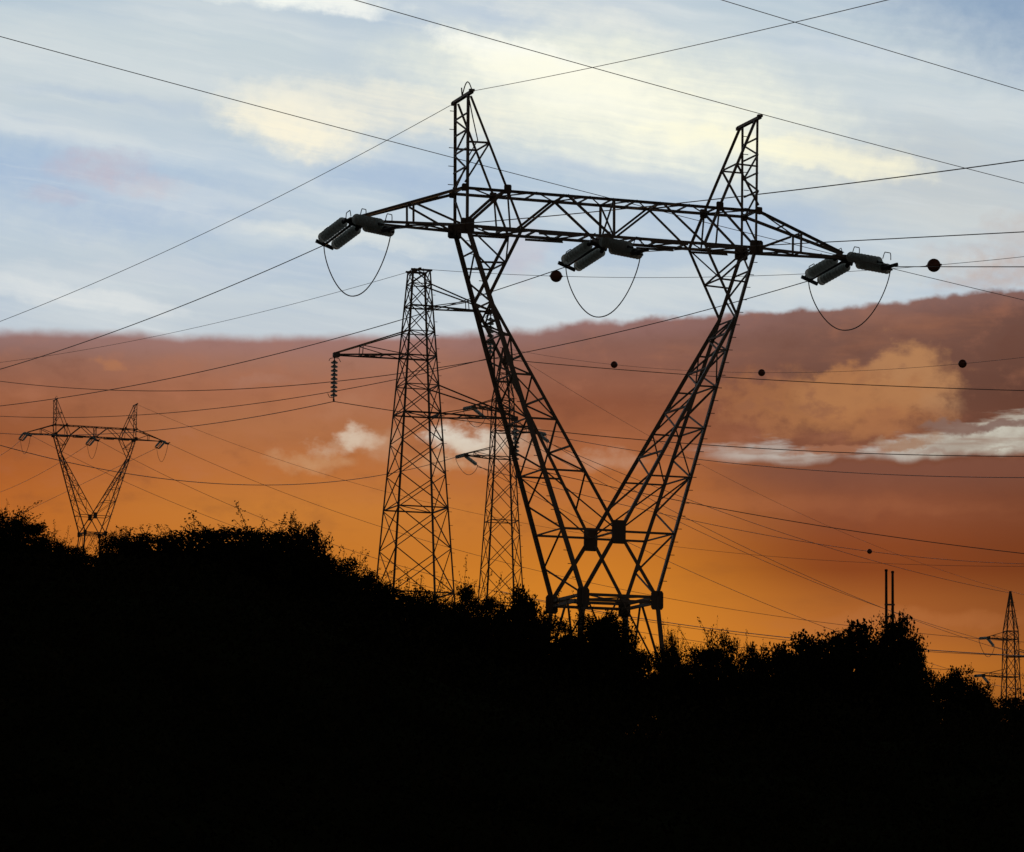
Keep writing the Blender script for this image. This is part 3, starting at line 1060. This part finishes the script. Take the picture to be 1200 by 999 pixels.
s3, s5 = {}, {}
TO5 = (d35 + Vector((0, 0, -.28))).normalized()
TO3 = (-d35 + Vector((0, 0, -.10))).normalized()
FROM3 = Vector((-.30, -.93, -.2)).normalized()
PAST5 = Vector((.45, .85, -.35)).normalized()
for k in ('upper left', 'right', 'lower left'):
    a = single_string('insulator string nearer the viewer on the %s arm of the half-hidden pylon' % k, tips3[k], FROM3 if k != 'right' else Vector((.33, -.92, -.2)), 'insulator strings of the slim half-hidden pylon')
    b = single_string('insulator string pointing away on the %s arm of the half-hidden pylon' % k, tips3[k], TO5, 'insulator strings of the slim half-hidden pylon')
    s3[k] = (a, b)
    jumper('small slack cable loop at the %s arm of the slim half-hidden pylon' % k, a, b, .55, .014, 'jumper loops on the slim half-hidden pylon')
    a = single_string('insulator string pointing left from the %s arm of the pointed pylon' % k, tips5[k], TO3, 'insulator strings of the pylon at the right edge')
    b = single_string('insulator string pointing away from the %s arm of the pointed pylon' % k, tips5[k], PAST5, 'insulator strings of the pylon at the right edge')
    s5[k] = (a, b)
    jumper('small slack cable loop at the %s arm of the pylon at the right edge' % k, a, b, .75, .018, 'jumper loops on the pylon at the right edge')

# twin poles above the right-hand trees
HY = 100.0
h1, h2 = P(1038.5, 669, HY), P(1046, 671, HY)
hg = ground_z(h1.x, HY)
pf = thing('pole_frame', 'two thin parallel poles joined by a crossbar, rising behind the right-hand trees', 'poles', (h1.x, HY, hg))
for q, hh in ((0, h1), (h2.x - h1.x, h2)):
    m = MB()
    m.tube([(q, 0, -.3), (q, 0, hh.z - hg)], [.062, .034], 10)
    m.lathe([(0, .042), (.05, .042), (.06, .02)], (q, 0, hh.z - hg - .02), (0, 0, 1), 10)
    m.build('pole', WOOD, pf)
for yy in (709, 723, 745):
    m = MB()
    m.bar((-.05, -.05, P(1042, yy, HY).z - hg), (h2.x - h1.x + .05, -.05, P(1042, yy, HY).z - hg), .03, .045)
    m.build('crossbar', STEEL, pf)

# ------------------------------------------------------------------ wires
WIRES = {}
RES = []


def wire(key, label, a, b, mids=(), r=.014, ext=(0, 0), group=None, sag=None, n=48):
    """a, b: world points or (px, py, distance); mids: photograph points the hanging curve passes"""
    A = a if isinstance(a, Vector) else P(*a)
    B = b if isinstance(b, Vector) else P(*b)
    hx = Vector((B.x - A.x, B.y - A.y, 0))
    Lh = hx.length
    hx.normalize()
    nrm = Vector((hx.y, -hx.x, 0))
    num = den = 0
    for px, py in mids:
        d = P(px, py, 100) - EYE
        t = (A - EYE).dot(nrm) / d.dot(nrm)
        q = EYE + d * t
        s_ = (q - A).dot(hx)
        base = A.z + (B.z - A.z) * s_ / Lh
        w = s_ * (s_ - Lh)
        if abs(s_ - Lh / 2) > Lh * .75: continue
        wt = 1 / t ** 2
        num += w * (q.z - base) * wt
        den += w * w * wt
    k = num / den if den else (sag or 0.0) * 4 / Lh ** 2
    k = max(k, 0.0)
    pts = []
    for i in range(n + 1):
        s_ = (-ext[0] + (1 + ext[0] + ext[1]) * i / n) * Lh
        p = A + hx * s_
        p.z = A.z + (B.z - A.z) * s_ / Lh + k * s_ * (s_ - Lh)
        pts.append(p)
    m = MB()
    m.tube(pts, r * .68, 5)
    WIRES[key] = pts
    return tag(m.build('power_line', CABLE), label, 'cable', group)


LE, MI, RI = ends['left'], ends['middle'], ends['right']
capL_r = v_world(nd('cap', -1, 1) + Vector((0, .35, 0)))
capL_f = v_world(nd('cap', -1, -1) + Vector((0, -.35, 0)))
G1 = 'conductors of the largest pylon'
wire('w6', 'conductor falling left from the left arm of the largest pylon to the picture edge', LE[0], (0, 433, 97), [(210, 360)], .0150, (0, .6), G1)
wire('w7', 'conductor falling left from the middle insulators of the largest pylon', MI[0], (0, 476, 108), [(472, 372), (300, 423)], .0150, (0, .4), G1)
wire('w8', 'conductor falling left from the right arm of the largest pylon, crossing behind its limbs', RI[0], (0, 447, 119), [(599, 414), (462, 439), (200, 461)], .0150, (0, .3), G1)
wire('w23', 'conductor from the left arm of the largest pylon, rising right along its cross arm', LE[1], (1200, 188, 64), [(658, 252), (890, 228)], .0150, (0, .8), G1)
wire('w24', 'conductor running right from the middle insulators of the largest pylon, nearly level', MI[1], (1200, 272, 71), [(960, 282)], .0150, (0, 1.2), G1)
wire('w25', 'level conductor running right from the right arm of the largest pylon', RI[1], (1200, 313, 77), [], .0150, (0, 3), G1, sag=0)
wire('w4', 'thin earth wire falling left from the left peak of the largest pylon', capL_r, (0, 377, 97), [(300, 245), (450, 165)], .0105, (0, .6))
wire('w5', 'earth wire rising right from the left peak of the largest pylon to the top edge', capL_f, (1041, 0, 52), [(697, 79), (600, 99), (930, 26)], .0095, (0, .3))

G2 = 'wires crossing the upper sky'
wire('w1', 'long wire sloping down right from the left edge, passing below the left peak', (0, 43, 62), (1200, 352, 86), [(530, 183), (702, 231)], .0105, (.3, .4), G2)
wire('w2', 'wire sloping down from the top edge, passing just above the right peak', (415, 0, 60), (1200, 215, 78), [(600, 52), (890, 134)], .0105, (.5, .4), G2)
wire('w3', 'short wire across the top right corner of the sky', (845, 0, 62), (1200, 107, 72), [(1000, 47)], .0105, (.6, .6), G2)

G3 = 'conductors of the flat-topped pylon'
wire('w9', 'conductor sagging left from the upper right arm of the flat-topped pylon', sus['up'], (0, 488, 160), [(462, 445), (180, 486), (320, 470)], .0185, (0, .25), G3)
wire('w10', 'conductor running right from the upper right arm of the flat-topped pylon', sus['up'], (1200, 458, 112), [(760, 436)], .019, (0, .4), G3)
wire('w11', 'conductor sagging left from the lone left arm of the flat-topped pylon', sus['left'], (0, 508, 158), [(280, 492), (176, 505)], .0185, (0, .3), G3)
wire('w12', 'conductor running right from the lone left arm of the flat-topped pylon through its body', sus['left'], (1200, 535, 112), [(517, 489), (645, 507), (820, 520)], .019, (0, .4), G3)
wire('w18', 'conductor running right from the lower right arm of the flat-topped pylon', sus['low'], (1200, 649, 115), [(712, 571), (995, 621)], .019, (0, .4), G3)
t2top = Vector((T2X, T2Y, T2G + ztop + .08))
wire('w22l', 'thin earth wire falling left from the top of the flat-topped pylon', t2top, (0, 425, 165), [(380, 354), (130, 399)], .0115, (0, .2), 'earth wires of the flat-topped pylon')
wire('w22', 'thin earth wire with two marker balls running right from the flat-topped pylon', t2top, (1200, 301, 112), [(650, 328), (820, 323), (1100, 309)], .0115, (0, .4), 'earth wires of the flat-topped pylon')

wire('w13', 'sagging conductor from the lower left arm of the half-hidden pylon to the left edge', s3['lower left'][0], (0, 522, 118), [(420, 562), (288, 566), (144, 557)], .019, (0, .15))
wire('w14', 'conductor from the right arm of the half-hidden pylon to the right edge', s3['right'][0], (1200, 560, 118), [(754, 529), (822, 541), (1000, 553)], .018, (0, .4))
wire('w21', 'thin earth wire with three marker balls right of the half-hidden pylon', peak3, (1200, 419, 118), [(720, 428), (892, 437), (1127, 426)], .0095, (0, .4))
wire('e35', 'faint earth wire from the peak of the half-hidden pylon to the pointed pylon', peak3, peak5, [(757, 508), (836, 552), (919, 594)], .010)
G4 = 'conductors between the half-hidden pylon and the pointed pylon'
wire('wA', 'conductor from the half-hidden pylon to the upper left arm of the pointed pylon', s3['upper left'][1], s5['upper left'][0], [(755, 582), (840, 637), (980, 695), (1067, 727)], .017, (0, 0), G4)
wire('wB', 'conductor from the half-hidden pylon to the right arm of the pointed pylon', s3['right'][1], s5['right'][0], [(733, 558), (800, 608), (998, 700), (1067, 727)], .017, (0, 0), G4)
wire('wC', 'lowest conductor from the half-hidden pylon to the lower left arm of the pointed pylon', s3['lower left'][1], s5['lower left'][0], [(640, 590), (740, 638), (832, 680), (967, 734)], .017, (0, 0), G4)
for k, yy in (('upper left', 766), ('right', 782), ('lower left', 806)):
    wire('p5' + k, 'conductor leaving the %s arm of the pointed pylon to the right' % k, s5[k][1], (1240, yy, 255), [], .02, (0, .5), 'conductors leaving the pointed pylon', sag=.2)
wire('p5e', 'earth wire leaving the tip of the pointed pylon to the right', peak5, (1240, 703, 255), [], .014, (0, .5), sag=.1)
wire('w17', 'wire sagging from the half-hidden pylon to the tip of the pointed pylon', s3['right'][1] + Vector((.2, 0, -.1)), peak5 + Vector((0, 0, -.1)), [(807, 590), (955, 637), (1052, 661)], .018)
wire('w19', 'flat conductor running right from the lower left arm of the half-hidden pylon', s3['lower left'][1] + Vector((0, 0, -.06)), (1200, 661, 235), [(755, 600), (840, 618), (1052, 646)], .021, (0, .2))

G5 = 'lines running right from the distant V-shaped pylon'
e4R = v_world(nd('cap', 1, -1), t4)
e4L = v_world(nd('cap', -1, 1), t4)
wire('w27', 'long sagging conductor from the right arm of the distant V-shaped pylon', t4_ends['right'][1], (1150, 749, 215), [(444, 618), (528, 644), (689, 683), (778, 699), (982, 729)], .021, (0, .05), G5)
wire('w28', 'long sagging conductor from the middle of the distant V-shaped pylon', t4_ends['middle'][1], (1200, 769, 190), [(220, 576), (340, 624), (440, 655), (562, 687), (778, 729), (928, 748)], .022, (0, .1), G5)
wire('w30', 'sagging conductor from the left arm of the distant V-shaped pylon, dipping behind the bushes', t4_ends['left'][1], (1000, 775, 200), [(145, 568), (233, 605), (383, 656), (445, 672), (540, 692)], .021, (0, .2), G5)
wire('w20', 'faint earth wire from the right peak of the distant V-shaped pylon', e4R, (1200, 664, 215), [(188, 486), (300, 536), (444, 578), (526, 596), (624, 612), (800, 637)], .016, (0, .1), G5)
G6 = 'lines running left from the distant V-shaped pylon'
wire('w33', 'conductor leaving the left arm of the distant V-shaped pylon to the left edge', t4_ends['left'][0], (0, 534, 345), [], .026, (0, 1.5), G6, sag=.1)
wire('w34', 'conductor leaving the middle of the distant V-shaped pylon to the left edge', t4_ends['middle'][0], (0, 577, 390), [], .026, (0, .6), G6, sag=.3)
wire('w35', 'conductor leaving the right arm of the distant V-shaped pylon down to the left bushes', t4_ends['right'][0], (31, 599, 390), [(114, 557)], .026, (0, .4), G6)
wire('w36', 'bold low conductor crossing the right-hand trees at the foot of the sky', (640, 705, 150), (1200, 769, 100), [(778, 728), (928, 749)], .02, (.15, .3))


# marker balls threaded on the wires
def at_px(key, px):
    best = None
    pts = WIRES[key]
    inv = ROT.transposed()
    for p, q in zip(pts, pts[1:]):
        for t in (0, .2, .4, .6, .8):
            w = p.lerp(q, t)
            l = inv @ (w - EYE)
            x = 600 + F * l.x / -l.z
            if best is None or abs(x - px) < best[0]: best = (abs(x - px), w)
    return best[1]


def marker_ball(label, key, px, r, group):
    c = at_px(key, px)
    m = MB()
    prof = []
    for i in range(13):
        g = math.pi * i / 12
        prof.append((-r * math.cos(g), max(.004, r * math.sin(g))))
    prof.insert(7, (.012, r * 1.03)); prof.insert(6, (-.012, r * 1.03))
    m.lathe(prof, (0, 0, 0), (0, 0, 1), 24)
    k_ = min(range(len(WIRES[key])), key=lambda i: (WIRES[key][i] - c).length)
    dd = (WIRES[key][min(k_ + 1, len(WIRES[key]) - 1)] - WIRES[key][max(k_ - 1, 0)]).normalized()
    m.tube([dd * (-r * 1.25), dd * (r * 1.25)], r * .16, 8)
    o = tag(m.build('marker_ball', BALL), label, 'marker ball', group)
    o.location = c


GB = 'marker balls on the overhead wires'
marker_ball('large dark marker ball on a wire right of the right arm of the largest pylon', 'w22', 1093, .205, GB)
marker_ball('dark marker ball on a wire under the cross arm between the pylon limbs', 'w22', 650, .195, GB)
marker_ball('small marker ball on a wire left of the right limb, in the brown cloud', 'w21', 720, .138, GB)
marker_ball('small marker ball on a wire just right of the right limb', 'w21', 892, .13, GB)
marker_ball('small marker ball on a wire near the right edge, in the brown cloud', 'w21', 1127, .138, GB)
marker_ball('tiny marker ball low in the orange sky above the twin poles', 'w19', 1020, .14, GB)


# ------------------------------------------------------------------ trees and bushes
def leaf_mesh(name, pts, lens, rng, mats, twigs=None, up=.0):
    """one folded leaf blade at every point"""
    n = len(pts)
    d = rng.normal(size=(n, 3))
    d[:, 2] += up
    d /= np.linalg.norm(d, axis=1)[:, None]
    e = rng.normal(size=(n, 3))
    e = np.cross(d, e)
    e /= np.linalg.norm(e, axis=1)[:, None]
    l = lens[:, None]
    w = l * rng.uniform(.24, .36, (n, 1))
    nn = np.cross(d, e)
    a = pts
    b = pts + d * l * .45 + e * w + nn * l * .06
    c = pts + d * l
    f = pts + d * l * .45 - e * w + nn * l * .06
    V = np.stack([a, b, c, f], 1).reshape(-1, 3)
    idx = np.arange(n)[:, None] * 4
    Q = idx + np.array([[0, 1, 2, 3]])
    mb_v, mb_f = (twigs.v, twigs.f) if twigs else ([], [])
    me = bpy.data.meshes.new(name)
    off = len(V)
    tv = np.array(mb_v, dtype=float).reshape(-1, 3)
    allv = np.concatenate([V, tv]) if len(tv) else V
    loops = list(Q.reshape(-1))
    tot = [4] * n
    for fc in mb_f:
        loops += [i + off for i in fc]
        tot.append(len(fc))
    me.vertices.add(len(allv))
    me.vertices.foreach_set('co', allv.reshape(-1))
    me.loops.add(len(loops))
    me.loops.foreach_set('vertex_index', np.array(loops, dtype=np.int32))
    me.polygons.add(len(tot))
    starts = np.concatenate([[0], np.cumsum(tot)[:-1]]).astype(np.int32)
    me.polygons.foreach_set('loop_start', starts)
    mi = np.zeros(len(tot), dtype=np.int32)
    mi[n:] = 1
    me.polygons.foreach_set('material_index', mi)
    for m_ in mats: me.materials.append(m_)
    me.update(calc_edges=True)
    me.validate()
    return me


def make_tree(seed, kind):
    """unit tree: height 1 to crown top along z, built at 3.4 m and left in metres"""
    rng = np.random.default_rng(seed)
    H, Wd = (3.4, 1.35) if kind == 'bush' else (3.6, 1.2)
    tr = MB()
    tw = MB()
    stems = 4 if kind == 'bush' else 1
    tips = []
    for s_ in range(stems):
        a = rng.uniform(0, 6.28)
        lean = .35 if kind == 'bush' else .06
        base = Vector((.1 * math.cos(a), .1 * math.sin(a), -.3)) if stems > 1 else Vector((0, 0, -.3))
        top = base + Vector((lean * math.cos(a) * 1.6, lean * math.sin(a) * 1.6, H * .78))
        mid = base.lerp(top, .5) + Vector((rng.normal() * .06, rng.normal() * .06, 0))
        r0 = .05 if kind == 'bush' else .11
        tr.tube([base, base.lerp(mid, .5), mid, top], [r0, r0 * .8, r0 * .6, r0 * .25], 7)
        nl = 5 if kind == 'bush' else 12
        for k in range(nl):
            t = rng.uniform(.3, .95)
            p = base.lerp(top, t)
            g = rng.uniform(0, 6.28)
            ln = Wd * rng.uniform(.5, .95) * (1.1 - .5 * t)
            q = p + Vector((math.cos(g) * ln, math.sin(g) * ln, ln * rng.uniform(.3, .9)))
            tr.tube([p, p.lerp(q, .5) + Vector((0, 0, .06)), q], [r0 * .4, r0 * .25, r0 * .1], 5)
            tips.append(q)
    # foliage clumps through an uneven crown
    nc = 150 if kind == 'bush' else 120
    P_, Ls = [], []
    ph = rng.uniform(0, 6.28, 4)
    lobes = rng.normal(size=(9, 3))
    lobes[:, 2] = np.abs(lobes[:, 2]) * .8
    lobes /= np.linalg.norm(lobes, axis=1)[:, None]

    def reach(u):
        """how far the crown goes in a direction: a few broad lobes over an egg"""
        k_ = np.max(np.clip((lobes @ u - .72) / .28, 0, 1))
        return .80 + .20 * k_ ** .6
    cz = H * .52
    for k in range(nc):
        while True:
            u = rng.normal(size=3)
            u /= np.linalg.norm(u)
            if u[2] > -.85: break
        rad = rng.uniform(.25, 1.0) ** .4 * reach(u) * rng.uniform(.90, 1.0)
        cr = rng.uniform(.15, .26) if kind == 'bush' else rng.uniform(.20, .34)
        c = np.array([u[0] * (Wd - cr * .6) * rad, u[1] * (Wd - cr * .6) * rad, cz + u[2] * (H * .48 - cr * .6) * rad])
        m_ = int(rng.integers(110, 170))
        g = rng.normal(size=(m_, 3))
        g /= np.linalg.norm(g, axis=1)[:, None]
        g *= (rng.uniform(0, 1, (m_, 1)) ** .45) * cr * np.array([[1.1, 1.1, .85]])
        P_.append(c + g)
        Ls.append(rng.uniform(.04, .085, m_) if kind == 'bush' else rng.uniform(.05, .10, m_))
    # low skirt of suckers and brambles round the stem
    for k in range(70):
        a_, q_ = rng.uniform(0, 6.28), rng.uniform(.1, 1) ** .5 * Wd * .85
        m_ = int(rng.integers(50, 90))
        g = rng.normal(size=(m_, 3)) * np.array([[.16, .16, .14]])
        P_.append(np.array([q_ * math.cos(a_), q_ * math.sin(a_), rng.uniform(.05, .36) * H]) + g)
        Ls.append(rng.uniform(.05, .10, m_))
    # inner fill
    m_ = 3600
    g = rng.normal(size=(m_, 3))
    g /= np.linalg.norm(g, axis=1)[:, None]
    g *= rng.uniform(0, .72, (m_, 1)) ** .6
    P_.append(g * np.array([[Wd * .85, Wd * .85, H * .44]]) + np.array([[0, 0, H * .48]]))
    Ls.append(rng.uniform(.09, .16, m_))
    # young shoots standing out of the crown
    ns = 44 if kind == 'bush' else 10
    for k in range(ns):
        u = rng.normal(size=3)
        u /= np.linalg.norm(u)
        u[2] = abs(u[2]) * .9 + .1
        rr = reach(u / np.linalg.norm(u)) * .93
        b = np.array([u[0] * Wd * rr, u[1] * Wd * rr, cz + u[2] * H * .45 * rr])
        ln = (rng.uniform(.10, .32) if rng.uniform() < .86 else rng.uniform(.35, .7)) if kind == 'bush' else rng.uniform(.08, .2)
        dr = np.array([u[0] * .6 + rng.normal() * .36, u[1] * .6 + rng.normal() * .36, .95])
        dr /= np.linalg.norm(dr)
        e = b + dr * ln
        b = b - dr * .15
        tw.tube([Vector(b), Vector(b + dr * (ln + .15) * .5 + rng.normal(size=3) * .025), Vector(e)], [.008, .006, .003], 3, cap=False)
        m_ = int(ln * rng.uniform(40, 110))
        t = rng.uniform(.1, 1.05, (m_, 1))
        P_.append(b + dr * (ln + .15) * t + rng.normal(size=(m_, 3)) * (.022 + .03 * (1 - t)))
        Ls.append(rng.uniform(.03, .065, m_))
    pts = np.concatenate(P_)
    ls = np.concatenate(Ls)
    H = float(np.percentile(pts[:, 2], 99.6 if kind == 'bush' else 99.9))
    Wd = float(np.percentile(np.hypot(pts[:, 0], pts[:, 1]), 98))
    return H, Wd, tr.mesh('trunk', BARK), leaf_mesh('crown', pts, ls, rng, [LEAF if seed % 2 else LEAF2, BARK], tw, .3)


PROTO = {'bush': [make_tree(s_, 'bush') for s_ in (11, 12, 13, 14)], 'tree': [make_tree(s_, 'tree') for s_ in (21, 22, 23)]}
rnd = random.Random(5)


def plant(name, label, cat, px, top, hw_px, y, kind, group):
    t = P(px, top, y)
    g = ground_z(t.x, y)
    H, Wd, tm, cm = rnd.choice(PROTO[kind])
    root = thing(name, label, cat, (t.x, y, g), rnd.uniform(0, 6.28), group)
    sz = (t.z - g) / H
    sx = hw_px / (F / y) / Wd
    root.scale = (sx, sx, sz)
    link('trunk', tm, root)
    link('crown', cm, root)
    return root


GL_, GM_, GR_ = 'bushes along the left skyline', 'bushes below the pylons', 'trees along the right skyline'
LIST = [
    (4, 600, 62, 60, 'bush', 'tall twiggy bush at the left edge of the picture', GL_),
    (48, 630, 48, 63, 'bush', 'low ragged bush between the left edge and the distant V-shaped pylon', GL_),
    (96, 648, 52, 66, 'bush', 'black bush hiding the feet of the distant V-shaped pylon', GL_),
    (74, 640, 46, 61, 'bush', 'small bush filling the dip left of the distant V-shaped pylon', GL_),
    (138, 625, 32, 63, 'bush', 'pointed bush just right of the distant V-shaped pylon', GL_),
    (176, 624, 70, 60, 'bush', 'bushy shoulder left of the highest crown on the left hill', GL_),
    (232, 621, 100, 62, 'bush', 'broad dense bush forming the highest crown on the left hill', GL_),
    (290, 618, 84, 60, 'bush', 'dense bush on the slope right of the highest left crown', GL_),
    (325, 624, 66, 58, 'bush', 'rounded bush before the twiggy one on the left slope', GL_),
    (356, 616, 50, 63, 'bush', 'twiggy bush with bare shoots where the left skyline drops', GL_),
    (388, 652, 60, 58, 'bush', 'bush on the steep step down of the left skyline', GL_),
    (425, 674, 64, 57, 'bush', 'low bush at the left foot of the flat-topped pylon', GM_),
    (466, 688, 64, 57, 'bush', 'low bush in front of the legs of the flat-topped pylon', GM_),
    (508, 702, 54, 58, 'bush', 'low bush at the right foot of the flat-topped pylon', GM_),
    (545, 684, 34, 66, 'bush', 'narrow leafy bush between the flat-topped and the half-hidden pylon', GM_),
    (578, 700, 44, 62, 'bush', 'ragged bush in front of the half-hidden pylon', GM_),
    (612, 690, 38, 68, 'tree', 'round-headed small tree just left of the largest pylon', GM_),
    (648, 722, 46, 66, 'bush', 'leafy bush over the left foot of the largest pylon', GM_),
    (688, 722, 50, 63, 'bush', 'low bush between the front feet of the largest pylon', GM_),
    (716, 718, 42, 60, 'tree', 'rounded bush leaning against the legs of the largest pylon', GM_),
    (748, 764, 46, 58, 'bush', 'lowest bush in the dip at the right foot of the largest pylon', GM_),
    (786, 744, 22, 64, 'bush', 'thin leafy sapling just right of the largest pylon', GR_),
    (812, 760, 48, 62, 'bush', 'leafy bush left of the right-hand tree group', GR_),
    (846, 744, 40, 66, 'bush', 'feathery bush rising highest between the largest pylon and the tree group', GR_),
    (884, 757, 28, 68, 'tree', 'small round tree in the gap before the right-hand group', GR_),
    (914, 757, 46, 66, 'tree', 'round tree at the left end of the right-hand group', GR_),
    (956, 742, 58, 70, 'tree', 'broad tree in the right-hand group, left of its domed middle', GR_),
    (1003, 730, 62, 72, 'tree', 'broad domed tree just left of the twin poles', GR_),
    (1049, 722, 44, 70, 'tree', 'tallest tree of the right-hand group, standing at the twin poles', GR_),
    (1074, 760, 26, 67, 'tree', 'drooping tree at the right end of the right-hand group', GR_),
    (1120, 784, 42, 72, 'tree', 'low round tree right of the tall group', GR_),
    (1148, 800, 30, 70, 'tree', 'low tree in front of the pointed pylon, on its left', GR_),
    (1192, 816, 54, 72, 'bush', 'low bush in front of the foot of the pointed pylon', GR_),
]
for px, top, hw_, y, kind, label, grp in LIST:
    plant('bush' if kind == 'bush' else 'tree', label, 'bush' if kind == 'bush' else 'tree', px, top, hw_, y, kind, grp)
for px, top, hw_ in [(-70, 610, 90), (-150, 620, 95), (1250, 805, 70), (1320, 800, 80)]:
    plant('bush', 'black bush just outside the side of the picture', 'bush', px, top, hw_, 64, 'bush', 'bushes beyond the picture edges')

# unlit thicket covering the bank below the skyline
rng = np.random.default_rng(77)
N = 110000
xs = rng.uniform(-11, 11, N)
ys = rng.uniform(30, 54.5, N)
hs = np.array([ground_z(a, b) for a, b in zip(xs, ys)])
clump = .35 + .3 * np.sin(xs * 2.1 + ys * .7) + .25 * np.sin(xs * .9 - ys * 1.7 + 1.3)
hh = rng.uniform(0, 1, N) ** 1.3 * np.clip(.3 + clump * .7, .12, np.where(xs < -2.5, .42, .75))
und = leaf_mesh('thicket', np.stack([xs, ys, hs + hh - .03], 1), rng.uniform(.05, .10, N), rng, [LEAF2, BARK], None, .5)
tag(link('thicket', und), 'unlit black thicket covering the bank in the foreground', 'thicket', kind='stuff')
